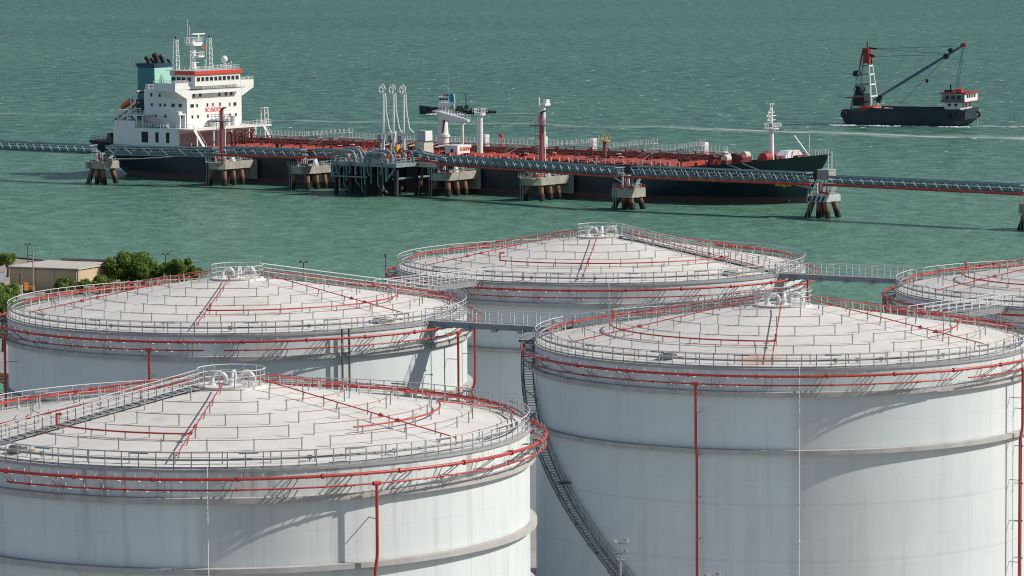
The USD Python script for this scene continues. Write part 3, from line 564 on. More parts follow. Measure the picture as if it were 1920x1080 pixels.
railing(fd, [(17, .3, 12.2), (21.8, .3, 12.2), (21.8, 28.7, 12.2), (17, 28.7, 12.2)], 1.1, 1.6)
for y in (.6, 26): 
    s_ = part(ship, 'front_stair', MB().bar((21.6, y, 12.2), (24.8, y, 8.0), .9, .12), 'ship_white')
    for o in (-.45, .45): part(s_, 'stair_rail', MB().bar((21.6, y + o, 13.2), (24.8, y + o, 9.0), .07), 'ship_white')
acc = part(ship, 'accommodation_block', MB().box((9.0, HB - .1, 16.4), (14.0, 20.0, 9.9)), 'ship_white')
windows(acc, 'y', [(4.4, 20.0, .6, .9), (7.2, 20.0, .6, .9), (8.7, 20.0, .5, .8), (4.5, 17.6), (7.3, 17.6), (8.8, 17.6), (11.5, 17.6, 1.0, .8), (13.8, 17.6, 1.0, .8), (8.9, 14.9), (14.2, 14.9), (5.8, 14.9, .4, .5)], fixed=4.4)
fx = 16.0
def fz(z): return z
windows(acc, 'x', [(6.2, 17.5, 1.3, .8), (8.0, 17.5, .6, .8), (11.8, 17.5, .6, .8), (13.8, 17.5, .5, .75), (16.4, 17.5, .6, .8), (20.0, 17.3, .5, .8), (21.9, 17.3, 1.1, .85),
                   (6.3, 14.8), (8.3, 14.8), (11.9, 14.8), (20.0, 14.7), (22.2, 14.7), (6.8, 20.0, .9, .8), (9.2, 20.0, .9, .8), (16.2, 19.9, .8, .8), (18.6, 19.9, .9, .8), (20.6, 19.9, .9, .8)], fixed=fx)
txt = meshkit.text_mesh('NO SMOKING', 1.05, .03, True); tv = np.array(txt.vertices); tv[:, 0] -= tv[:, 0].min(); tw = tv[:, 0].max()
part(acc, 'lettering', (np.c_[fx + .005 + tv[:, 2], 11.0 + tv[:, 0] * 7.0 / tw, 15.75 + tv[:, 1]], np.array(txt.faces)), 'red_bright')
for y, z, w in ((12.6, 13.4, 2.0), (17.6, 13.4, 1.0), (19.6, 14.0, 1.2)):
    f = part(acc, 'intake_vent', MB().tube([(17.2, y, 12.2), (17.2, y, z)], w / 2, 12).tube([(17.2, y, z), (17.2, y, z + .5)], [w / 2, w / 1.7], 12), 'ship_grey', 40)
# bridge deck with wings out to the ship's sides
wg = part(ship, 'bridge_deck', MB().box((12.6, HB, 21.9), (7.0, 28.8, .75)), 'ship_white')
for sgn in (-1, 1):
    y0, y1 = HB - .1 + sgn * 10.0, HB + sgn * 14.4
    part(wg, 'wing_support', MB().extr([(y0, 19.2), (y1, 21.2), (y1, 21.53), (y0, 21.53)], 'x', 9.6, 16.06), 'ship_white')
    part(wg, 'wing_bulwark', MB().box((16.02, HB + sgn * 12.0, 22.7), (.14, 4.8, .9)).box((12.6, y1 - .07 * sgn, 22.7), (7.0, .14, .9)).box((9.1, HB + sgn * 12.0, 22.6), (.12, 4.8, .7)), 'ship_white')
    railing(wg, [(9.2, y1, 23.1), (16.0, y1, 23.1), (16.0, HB + sgn * 9.3, 23.1)], .7, 1.6)
wh = part(ship, 'wheelhouse', MB().box((13.2, HB, 23.6), (7.8, 16.6, 2.7)), 'ship_white')
for yy in np.linspace(7.4, 21.6, 10): windows(wh, 'x', [(yy, 23.9, 1.12, .95)], fixed=17.1)
for ss in (10.2, 11.8, 13.4, 15.2): windows(wh, 'y', [(ss, 23.9, 1.15, .95)], fixed=6.2)
eb = part(wh, 'red_eyebrow', MB().box((14.2, HB, 25.42), (6.6, 17.6, .85)), 'red_bright'); part(wh, 'monkey_island_deck', MB().box((12.6, HB, 25.9), (9.2, 17.0, .1)), 'ship_grey')
part(wh, 'side_fascia', MB().box((10.1, HB, 25.3), (1.55, 17.5, 1.05)), 'ship_grey')
gal = MB().box((17.6, HB + 1, 21.35), (1.1, 15.5, .12)).bar((18.1, 8, 21.4), (18.1, 23, 21.4), .1)
gp = part(wh, 'window_gallery', gal, 'ship_grey'); railing(gp, [(18.1, 7.8, 21.4), (18.1, 23.2, 21.4)], .9, .8)
railing(wh, [(8.2, 6.4, 25.95), (17.0, 6.4, 25.95), (17.0, 22.6, 25.95), (8.2, 22.6, 25.95)], 1.0, 1.6)
railing(acc, [(2.2, 4.6, 21.35), (9.0, 4.6, 21.35)], 1.1, .9); railing(acc, [(2.2, 4.6, 21.35), (2.2, 24.2, 21.35)], 1.1, 1.4)
# signal mast, aerial towers, satellite dome
mx, my = 9.2, HB
ms = part(ship, 'radar_mast', MB().tube([(mx, my, 24.5), (mx, my, 33.0)], [.75, .5], 12), 'ship_white', 40)
part(ms, 'platform', MB().extr([(my - 2.2, 32.6), (my + 2.0, 32.6), (my + 1.2, 31.7), (my - 1.2, 31.7)], 'x', mx - 1.0, mx + 1.6), 'ship_white'); railing(ms, [(mx + 1.6, my - 2.2, 32.6), (mx + 1.6, my + 2, 32.6), (mx - 1, my + 2, 32.6), (mx - 1, my - 2.2, 32.6), (mx + 1.6, my - 2.2, 32.6)], 1.1, .8)
part(ms, 'radar_scanner', MB().box((mx + .6, my + 1.3, 34.6), (.35, 4.6, .32)).bar((mx + .6, my + 1.3, 32.6), (mx + .6, my + 1.3, 34.5), .3), 'ship_white')
part(ms, 'lower_platform', MB().extr([(my, 29.3), (my + 2.2, 29.3), (my + 2.0, 28.9), (my, 28.9)], 'x', mx, mx + 1.8), 'ship_white'); railing(ms, [(mx + 1.8, my, 29.3), (mx + 1.8, my + 2.2, 29.3), (mx, my + 2.2, 29.3)], 1.0, .7)
part(ms, 'flag', MB().box((mx + 1.5, my + 2.1, 31.2), (.05, .9, .9)), 'red_bright'); part(ms, 'aerial', MB().bar((mx, my - 1.2, 32.6), (mx, my - 1.2, 36.6), .1), 'ship_white'); part(ms, 'aerial', MB().bar((mx, my - 2.0, 33), (mx, my - 2.0, 38.2), .07), 'ship_white')
ld = MB()
for z in np.arange(25, 31.5, .9): ld.bar((mx + .3, my - 1.5, z), (mx + .3, my - .7, z), .1)
part(ms, 'mast_ladder', ld.bar((mx + .3, my - 1.5, 24.6), (mx + .3, my - 1.5, 31.6), .1), 'ship_white')
for z in (26.4, 27.6, 28.8, 30): part(ms, 'mast_rung', MB().bar((mx + .6, my - 1.2, z), (mx + .6, my + 1.3, z), .14), 'ship_white')
for sgn, y in ((-1, HB - 6.3), (1, HB + 5.9)):
    m = MB(); h = 7.6; w0, w1 = .62, .38; z0 = 25.9
    for sx in (-1, 1):
        for sy in (-1, 1): m.bar((mx + sx * w0, y + sy * w0, z0), (mx + sx * w1, y + sy * w1, z0 + h), .13)
    for i in range(7):
        z = z0 + i * h / 6.2; w = w0 + (w1 - w0) * i / 6.2
        for a, b in (((1, -1), (1, 1)), ((-1, -1), (1, -1))): m.bar((mx + a[0] * w, y + a[1] * w, z), (mx + b[0] * w, y + b[1] * w, z), .1)
        if i < 6: m.bar((mx + w, y - w, z), (mx + w, y + w, z + h / 6.2), .08)
    lt = part(ship, 'lattice_tower', m, 'ship_white'); part(lt, 'lamp', MB().tube([(mx, y, z0 + h), (mx, y, z0 + h + .7)], .16, 8), 'soot')
import trimesh
sp = trimesh.creation.icosphere(3, .85); dmv = np.array(sp.vertices) * [1, 1, 1.05] + [13.5, 21.0, 28.3]
sd = part(ship, 'satellite_dome', (dmv, np.array(sp.faces)), 'ship_white', True); part(sd, 'pedestal', MB().tube([(13.5, 21.0, 25.9), (13.5, 21.0, 27.7)], .28, 8), 'ship_white', 40); railing(sd, [(12.6, 20, 25.95), (14.6, 20, 25.95), (14.6, 22, 25.95)], 1.2, .6)
for x, y, h in ((12, 11, 1.6), (14.5, 12.8, 2.4), (10, 8.5, 2.2), (15, 18, 1.2), (14, 23, 1.7)): part(wh, 'whip_aerial', MB().bar((x, y, 25.9), (x, y, 25.9 + h), .09).box((x, y, 25.9 + h), (.24, .24, .24)), 'ship_white')
# funnel
F0, F1, G0, G1 = -6.3, -.5, 11.2, 17.9
fn = part(ship, 'funnel', MB().extr([(F0 - .1, 18.4), (F1, 18.4), (F1 - .25, 26.2), (F0, 26.2)], 'y', G0, G1), 'funnel_shaded')
part(fn, 'painted_sunlit_front', MB().quads([[F1 + .02, G0, 18.4], [F1 + .02, G1, 18.4], [F1 - .22, G1, 26.2], [F1 - .22, G0, 26.2]], [[0, 1, 2, 3]]).quads([[F1 + .0, G0, 18.4], [F1 + .0, G1, 18.4], [F1 - .24, G1, 26.2], [F1 - .24, G0, 26.2]], [[3, 2, 1, 0]]), 'funnel_sunlit', False, 'front face of the funnel, painted paler to look sunlit')  # sunlight on the front face put into a paler paint
part(fn, 'navy_band', MB().extr([(F0 - .75, 27.25), (F0 - .02, 26.2), (F1 - .2, 26.2), (F1 - .2, 27.25)], 'y', G0 - .03, G1 + .03), 'funnel_navy'); part(fn, 'casing', MB().box((-3.5, HB, 15.9), (6.2, 7.4, 5.0)), 'funnel_navy')
for x, y, r, h in ((-3.4, 12.0, .52, 1.5), (-2.6, 14.2, .72, 2.2), (-2.2, 15.9, .55, 1.8), (-1.0, 17.2, .3, .8), (-4.2, 14.6, .4, 1.0)):
    pts = bend([(x, y, 27), (x, y, 27.2 + h * .55), (x - .9, y, 27.2 + h)], .6, 6); part(fn, 'exhaust_pipe', MB().tube(pts, r, 12), 'soot', 40)
# aft decks: free-fall lifeboat on its ramp, rails, stairs, mooring gear
lb = part(ship, 'lifeboat_ramp', MB().bar((-3.6, HB - 6, 17.8), (-12, HB - 6, 13.0), .25, .5).bar((-3.6, HB - 3, 17.8), (-12, HB - 3, 13.0), .25, .5).bar((-6, HB - 6, 16.4), (-6, HB - 6, 12.5), .3).bar((-6, HB - 3, 16.4), (-6, HB - 3, 12.5), .3).bar((-4, HB - 6.2, 20.2), (-4, HB - 2.8, 20.2), .3), 'barge_red')
bt = MB(); prof = [(-3.9, .05), (-3.2, .8), (-1.5, 1.15), (1.5, 1.15), (3.0, .9), (3.6, .3)]; th = np.linspace(0, 2 * np.pi, 13)[:-1]
V = np.array([[px, pr * math.cos(q), pr * 1.05 * math.sin(q)] for px, pr in prof for q in th]); a = math.radians(30)
V = np.c_[V[:, 0] * math.cos(a) - V[:, 2] * math.sin(a), V[:, 1], V[:, 0] * math.sin(a) + V[:, 2] * math.cos(a)] * .62 + [-8.2, 9.2, 17.3]
bt.quads(V, [[i * 12 + j, i * 12 + (j + 1) % 12, (i + 1) * 12 + (j + 1) % 12, (i + 1) * 12 + j] for i in range(5) for j in range(12)])
top_lb = part(ship, 'lifeboat', bt, 'orange', 40)
part(ship, 'davit_frame', MB().bar((-3.8, 6, 13.8), (-3.8, 6, 20.6), .22).bar((-3.8, 12, 13.8), (-3.8, 12, 20.6), .22).bar((-3.8, 6, 20.6), (-3.8, 12, 20.6), .25).bar((-3.8, 6, 20.6), (-9.5, 6, 15.2), .2).bar((-3.8, 12, 20.6), (-9.5, 12, 15.2), .2), 'ship_white')
bd = part(ship, 'boat_deck', MB().box((1.0, 4.6, 15.1), (9.0, 8.6, .18)), 'ship_white'); railing(bd, [(-3.4, .4, 15.2), (5.4, .4, 15.2)], 1.1, 1.1); railing(bd, [(-3.4, .4, 15.2), (-3.4, 9, 15.2)], 1.1, 1.3)
for x in (-3, 0, 3, 5): part(bd, 'pillar', MB().box((x, .5, 13.2), (.25, .25, 3.8)), 'ship_white')
sd_ = part(ship, 'side_deck', MB().box((10, 2.3, 12.15), (14, 4.2, .15)), 'ship_grey'); railing(sd_, [(3, .35, 12.2), (17, .35, 12.2)], 1.1, 1.0)
for x in (5.5, 8, 10.6): part(sd_, 'tank_drum', MB().tube([(x, 1.8, 12.8), (x + 1.7, 1.8, 12.8)], .55, 10), 'ship_grey', 40)
for x, dz in ((-2, 2.9), (4.4, -2.8)):
    s_ = part(ship, 'aft_stair', MB().bar((x, 3.2, 15.2), (x + 3.4, 3.2, 12.25), .8, .1), 'ship_white'); part(s_, 'stair_rail', MB().bar((x, 2.8, 16.2), (x + 3.4, 2.8, 13.2), .07), 'ship_white')
railing(ship, [(-15.6, 4.2, 8.4), (-15.6, 24.8, 8.4)], 1.1, 1.4, 'ship_grey'); railing(ship, [(-15.6, 4.2, 8.4), (-9, 2.4, 8.3), (-5, 1.0, 8.2)], 1.1, 1.2, 'dark_steel')
for x, y, w in ((-12, 8, 2.2), (-12, 14, 2.4), (-9, 20, 2.2), (-8, 6, 1.6)):
    w_ = part(ship, 'mooring_winch', MB().tube([(x, y - w / 2, 9.4), (x, y + w / 2, 9.4)], .75, 10), 'soot', 40); part(w_, 'winch_bed', MB().box((x, y, 8.7), (1.6, w + .6, .7)).box((x, y - w / 2 - .2, 9.3), (1.2, .3, 1.4)), 'dark_steel')
part(ship, 'ensign_staff', MB().bar((-15.3, HB, 8.4), (-16.4, HB, 13.2), .09), 'ship_white'); part(ship, 'ensign', MB().box((-16.6, HB, 12.4), (.9, .06, 1.3)), 'red_bright')
gt = part(ship, 'deck_gantry', MB().bar((16.6, 1.2, 12.2), (16.6, 1.2, 15.6), .3).bar((16.6, 3.0, 12.2), (16.6, 3.0, 15.6), .3).bar((16.6, 1.0, 15.6), (16.6, 3.2, 15.6), .3).box((16.4, 1.0, 15.9), (1.1, 1.3, .9)), 'ship_white')
gt = part(ship, 'deck_gantry', MB().bar((20.2, 26.7, 12.2), (20.3, 26.9, 16.2), .18).bar((20.2, 28.2, 12.2), (20.3, 28.0, 16.2), .18).bar((21.5, 26.7, 12.2), (21.3, 26.9, 16.2), .18).bar((21.5, 28.2, 12.2), (21.3, 28.0, 16.2), .18).box((20.8, 27.45, 16.3), (1.5, 1.5, .15)).bar((21.4, 26.8, 13.6), (21.4, 28.1, 13.6), .1).bar((21.4, 26.8, 15), (21.4, 28.1, 15), .1), 'ship_white')
for x in (24, 27.5, 30.5): part(ship, 'loop_pipe', MB().tube(bend([(x, 9, 8), (x, 9, 11.3), (x, 11.5, 11.3), (x, 11.5, 8)], 1.1, 6), .28, 8), 'deck_dark_red', 40)
# midship hose crane, boom rest, derrick post, mid mast
cr = part(ship, 'hose_crane', MB().tube([(87, HB, 7.9), (87, HB, 11.6)], 1.35, 16).tube([(87, HB, 11.6), (87, HB, 12.2)], 1.6, 16).tube([(87, HB, 12.2), (87, HB, 16.6)], [1.25, 1.0], 16), 'ship_white', 40)
bm = MB(); p0, p1 = np.array([86.0, HB, 17.6]), np.array([97.3, 11.0, 16.0]); dd = (p1 - p0) / np.linalg.norm(p1 - p0); sd = np.cross([0, 0, 1], dd); sd /= np.linalg.norm(sd)
V = []
for pp, h0, w in ((p0, 1.5, .75), (p0 * .6 + p1 * .4, 1.9, .7), (p1, .5, .4)):
    for a_, b_ in ((-1, 0), (1, 0), (1, -1), (-1, -1)): V.append(pp + sd * a_ * w + np.array([0, 0, b_ * h0]))
bm.quads(np.array(V), [[i * 4 + j, i * 4 + (j + 1) % 4, i * 4 + 4 + (j + 1) % 4, i * 4 + 4 + j] for i in range(2) for j in range(4)] + [[3, 2, 1, 0], [8, 9, 10, 11]])
bo = part(cr, 'boom', bm, 'ship_white'); railing(bo, [p0 + sd * .7, p1 + sd * .4], 1.0, 1.2); part(cr, 'ram', MB().bar((87.6, HB - 1, 12.6), (89.6, 11.6, 15.6), .4), 'dark_steel'); part(cr, 'platform', MB().box((86.6, HB + .4, 16.75), (3.4, 3.2, .14)), 'ship_white'); railing(cr, [(85, HB + 2, 16.8), (85, HB - 1.4, 16.8), (88.2, HB + 2, 16.8), (85, HB + 2, 16.8)], 1.0, .9)
part(ship, 'boom_rest', MB().tube([(94.9, 11.8, 7.9), (94.9, 11.8, 14.9)], .3, 8).box((94.9, 11.8, 15.0), (.7, 1.0, .25)), 'ship_white', 40)
dp = part(ship, 'derrick_post', MB().tube([(105.2, 5.0, 7.9), (105.2, 5.0, 17.6)], .68, 14), 'ship_white', 40); part(dp, 'cap', MB().tube([(105.2, 5, 17.5), (105.2, 5, 18.1)], 1.3, 12), 'ship_white', 40)
railing(dp, [(104, 3.8, 18.1), (106.4, 3.8, 18.1), (106.4, 6.2, 18.1), (104, 6.2, 18.1), (104, 3.8, 18.1)], 1.0, .8)
dh = part(ship, 'deck_house', MB().box((97.6, 6.6, 9.15), (3.6, 5.2, 2.6)), 'ship_white'); part(dh, 'door', MB().box((97.8, 3.98, 8.8), (.8, .06, 1.7)), 'glass_dark')
txt = meshkit.text_mesh('NO SMOKING', .8, .03, True); tv = np.array(txt.vertices); tv[:, 0] -= tv[:, 0].min(); tw = tv[:, 0].max()
part(dh, 'lettering', (np.c_[99.41 + tv[:, 2], 5.0 + tv[:, 0] * 3.7 / tw, 9.15 + tv[:, 1]], np.array(txt.faces)), 'red_bright'); part(dh, 'side_doorway', MB().box((99.42, 9.0, 9.0), (.04, .5, 1.6)), 'glass_dark')
for q in range(9): s = 79 + q * 1.9; part(ship, 'manifold_arm', MB().tube(bend([(s, 6, 8), (s, 6, 10.3 + .5 * (q % 2)), (s, 2.2, 10.0)], .8), .2, 8), ('galvanised', 'ship_pipe')[q % 2], 40)
mm = part(ship, 'mid_mast', MB().tube([(114.6, 16.5, 7.9), (114.6, 16.5, 19.2)], [.75, .62], 12), 'ship_white', 40); part(mm, 'top_box', MB().box((115.0, 16.9, 19.7), (1.4, 2.0, .5)).box((115.0, 17.3, 20.4), (1.0, 1.2, .9)).bar((114.2, 15.6, 19), (114.2, 15.6, 21.4), .25), 'ship_white')
ym = part(ship, 'foam_monitor', MB().tube([(140.4, 5, 7.9), (140.4, 5, 12.6)], .45, 10), 'ship_pipe', 40); part(ym, 'platform', MB().tube([(140.4, 5, 12.6), (140.4, 5, 12.85)], 1.2, 10).bar((139.4, 5, 13.9), (141.4, 5, 13.9), .12).bar((139.4, 4.2, 12.8), (139.4, 4.2, 14), .12).bar((141.4, 5.8, 12.8), (141.4, 5.8, 14), .12).bar((140.4, 5, 12.8), (140.9, 4.2, 14.0), .35), 'yellow')
for x, y in ((99, 21), (109.5, 22), (112, 19.6)): part(ship, 'monitor_post', MB().tube([(x, y, 8), (x, y, 11.8)], .3, 8).box((x, y, 12), (.9, .7, .6)), 'red_bright', 40)
# forecastle
fm = part(ship, 'fore_mast', MB().tube([(178.6, HB, 8.6), (178.6, HB, 16.0)], [.68, .55], 14).tube([(178.6, HB, 16), (178.6, HB, 20.6)], [.4, .25], 8), 'ship_white', 40)
part(fm, 'platform', MB().tube([(178.6, HB, 15.9), (178.6, HB, 16.1)], 1.7, 12), 'ship_white', 40); railing(fm, [(177.2, HB - 1.2, 16.1), (180, HB - 1.2, 16.1), (180, HB + 1.2, 16.1), (177.2, HB + 1.2, 16.1), (177.2, HB - 1.2, 16.1)], 1.1, .7)
for y in (HB - 1.5, HB + 1.5): part(fm, 'searchlight', MB().tube([(179.2, y, 16.9), (180.1, y, 16.8)], .45, 8), 'ship_grey', 40)
for z, w in ((17.9, 1.6), (18.8, 1.9), (19.6, 1.2)): part(fm, 'yard', MB().bar((178.6, HB - w, z), (178.6, HB + w, z), .16).bar((178.6, HB - w, z), (178.6, HB, z + .9), .1), 'ship_white')
for o in (-.5, .5): part(fm, 'mast_light', MB().bar((178.6, HB + o, 20), (178.6, HB + o, 21.4), .12).box((178.6, HB + o, 21.4), (.3, .3, .4)), 'ship_white')
wc = part(ship, 'windlass_cover', MB().extr([(HB - 3.4, 8.8), (HB + 3.4, 8.8), (HB + 3.4, 10.4), (HB + 2.0, 11.4), (HB - 2.0, 11.4), (HB - 3.4, 10.4)], 'x', 182.2, 184.6), 'ship_white')
for y in (9.4, 19): part(ship, 'windlass', MB().tube([(180.6, y - 1.2, 10), (180.6, y + 1.2, 10)], 1.1, 12), 'barge_red', 40)
for x, y in ((172.5, 6), (174.5, 9), (171, 12), (176, 20), (173, 22), (186.5, 13), (168.5, 7), (169.5, 18)):
    w_ = part(ship, 'mooring_winch', MB().tube([(x, y - .9, 9.7), (x, y + .9, 9.7)], .85, 10), ('deck_dark_red', 'beige_panel', 'barge_red')[int(x) % 3], 40); part(w_, 'winch_bed', MB().box((x, y, 8.9), (1.5, 2.4, .9)), 'deck_dark_red')
rng = np.random.RandomState(8)
for q in range(26):
    s = rng.uniform(165, 187); y = HB + rng.uniform(-.75, .55) * half(s, 9); h = rng.uniform(.7, 1.5); z = sheer(s) - .4
    part(ship, 'deck_fitting', MB().tube([(s, y, z), (s, y, z + h)], rng.uniform(.2, .55), 8), ('deck_dark_red', 'barge_red', 'deck_red')[q % 3], 40)
bz = sheer(192) - .02; railing(ship, [(186.5, HB - 4.0, sheer(186.5)), (190.5, HB - 2.0, sheer(190.5)), (193.4, HB, sheer(193.4)), (190.5, HB + 2.0, sheer(190.5)), (186.5, HB + 4.0, sheer(186.5))], 1.2, 1.4, r=.05)
part(ship, 'jack_staff', MB().bar((188.5, HB, 9.5), (188.5, HB, 15.0), .11).bar((188.5, HB + .3, 10), (184.2, HB + .6, 14.6), .26), 'ship_white')
railing(ship, [(164, 17.4, 10.3), (168, 17.4, 8.2)], 1.1, 1.0); part(ship, 'fore_stair', MB().bar((164, 18.2, 10.3), (168.4, 18.2, 8.0), 1.3, .1), 'ship_white')
part(ship, 'anchor', MB().bar((184.2, HB - half(184.2, 5.2) - .25, 5.4), (184.8, HB - half(184.8, 3.6) - .3, 3.6), .35).bar((183.2, HB - half(183.2, 3.8) - .3, 4.1), (186, HB - half(186, 3.8) - .25, 4.0), .4), 'yellow')
for k, z in enumerate((.2, .75, 1.3)): part(ship, 'draught_rung', MB().box((184.6 - k * .25, HB - half(184.6, z) - .12, z * 1.6 + .2), (.9, .1, .12)), 'ship_white')
# ================================================================ jetty: dolphins, pipe bridges, loading platform
def pipe_bridge(P, Q, zb, h, label, w=2.6, red=True, panel=2.6, zb2=None, cat='pipe bridge'):
    a, b = berth(*P), berth(*Q); L = np.hypot(*(b - a)[:2]); dz = (zb2 if zb2 is not None else zb) - zb
    t = thing('pipe_bridge', label, cat, (a[0], a[1], zb), math.degrees(math.atan2(b[1] - a[1], b[0] - a[0])), 'pipe bridges of the jetty')
    def X(x, y, z): return (x, y, z + dz * x / L)
    n = max(4, int(L / panel))
    for y in (-w / 2, w / 2):
        part(t, 'top_chord', MB().tube([X(0, y, h), X(L, y, h)], .17, 7), 'jetty_blue', 40); part(t, 'bottom_chord', MB().bar(X(0, y, .1), X(L, y, .1), .26, .3), 'jetty_blue')
        for k in range(n):
            x0, x1 = k * L / n, (k + 1) * L / n; xm = (x0 + x1) / 2
            part(t, 'brace', MB().bar(X(x0 + .1, y, h - .1), X(xm, y, .2), .11, .1), 'jetty_light')  # falling diagonal painted pale, as if caught by the sun
            part(t, 'brace', MB().bar(X(xm, y, .2), X(x1 - .1, y, h - .1), .08, .08), 'jetty_blue')  # rising diagonal kept darker, its lack of sun put into the colour
    for k in range(n + 1): x = min(max(k * L / n, .1), L - .1); part(t, 'cross_tie', MB().bar(X(x, -w / 2, h - .05), X(x, w / 2, h - .05), .14).bar(X(x, -w / 2, .1), X(x, w / 2, .1), .16), 'jetty_light' if k in (0, n) else 'jetty_blue')
    for i, (y, z, r) in enumerate(((-.75, .7, .28), (-.1, .65, .24), (.5, .7, .28), (-.5, 1.5, .18), (.3, 1.5, .2), (.95, .5, .16))):
        if h < 1.9 and z > 1: z = h - .4
        part(t, 'product_pipe', MB().tube([X(-.5, y, z), X(L + .5, y, z)], r, 8), ('jetty_blue', 'jetty_blue', 'mid_grey')[i % 3], 40)
    if red:
        rp = part(t, 'red_fire_main', MB().tube([X(-1.2, -w / 2 - .35, .05), X(L + 1.2, -w / 2 - .35, .05)], .27, 10), 'red_pipe', 40)
        for k in range(int(L / 6)): part(rp, 'flange', MB().tube([X(3 + k * 6, -w / 2 - .35, .05), X(3.25 + k * 6, -w / 2 - .35, .05)], .36, 10), 'red_pipe', 40)
    part(t, 'walkway', MB().bar(X(0, w / 2 - .5, .35), X(L, w / 2 - .5, .35), .9, .06), 'mid_grey')
    for y in (w / 2 - .95, w / 2 - .02):
        m = MB()
        for z in (1.4, .9): m.bar(X(0, y, z), X(L, y, z), .05)
        for k in range(int(L / 2.2) + 1): m.bar(X(k * 2.2, y, .35), X(k * 2.2, y, 1.4), .06)
        part(t, 'handrail', m, 'jetty_light')
    return t
pipe_bridge((-60, 20.3), (8.5, 20.6), 7.0, 2.1, 'pale pipe bridge running off the left edge over open water', red=False, panel=2.7)
pipe_bridge((13.2, 20.6), (41.5, 14.2), 7.0, 2.1, 'blue grey truss bridge before the tanker stern, without any red pipe', red=False, panel=4.4)
pipe_bridge((43.5, 12.6), (66, 11.0), 7.4, 1.9, 'pipe bridge with red main between tower and loading platform, left part of jetty')
pipe_bridge((69, 10.6), (80, 9.2), 7.6, 1.9, 'short pipe bridge joining the loading platform on its left side')
pipe_bridge((97, 9.0), (107, 9.8), 8.5, 1.4, 'short sloping pipe bridge beside the loading platform, descending to the right', zb2=7.3)
pipe_bridge((108, 10.2), (164.3, 22.4), 7.1, 1.95, 'long pipe bridge with red main passing below the red tower amidships')
pipe_bridge((167.2, 21.4), (211.0, 20.0), 7.0, 2.3, 'pipe bridge with red main passing under the tanker bow')
pipe_bridge((216.2, 19.4), (263.0, 22.2), 7.0, 1.8, 'pipe bridge with red main over open water right of the bow')
pipe_bridge((268, 22.0), (300, 22.0), 7.0, 1.8, 'last pipe bridge, only its start visible at the right edge')

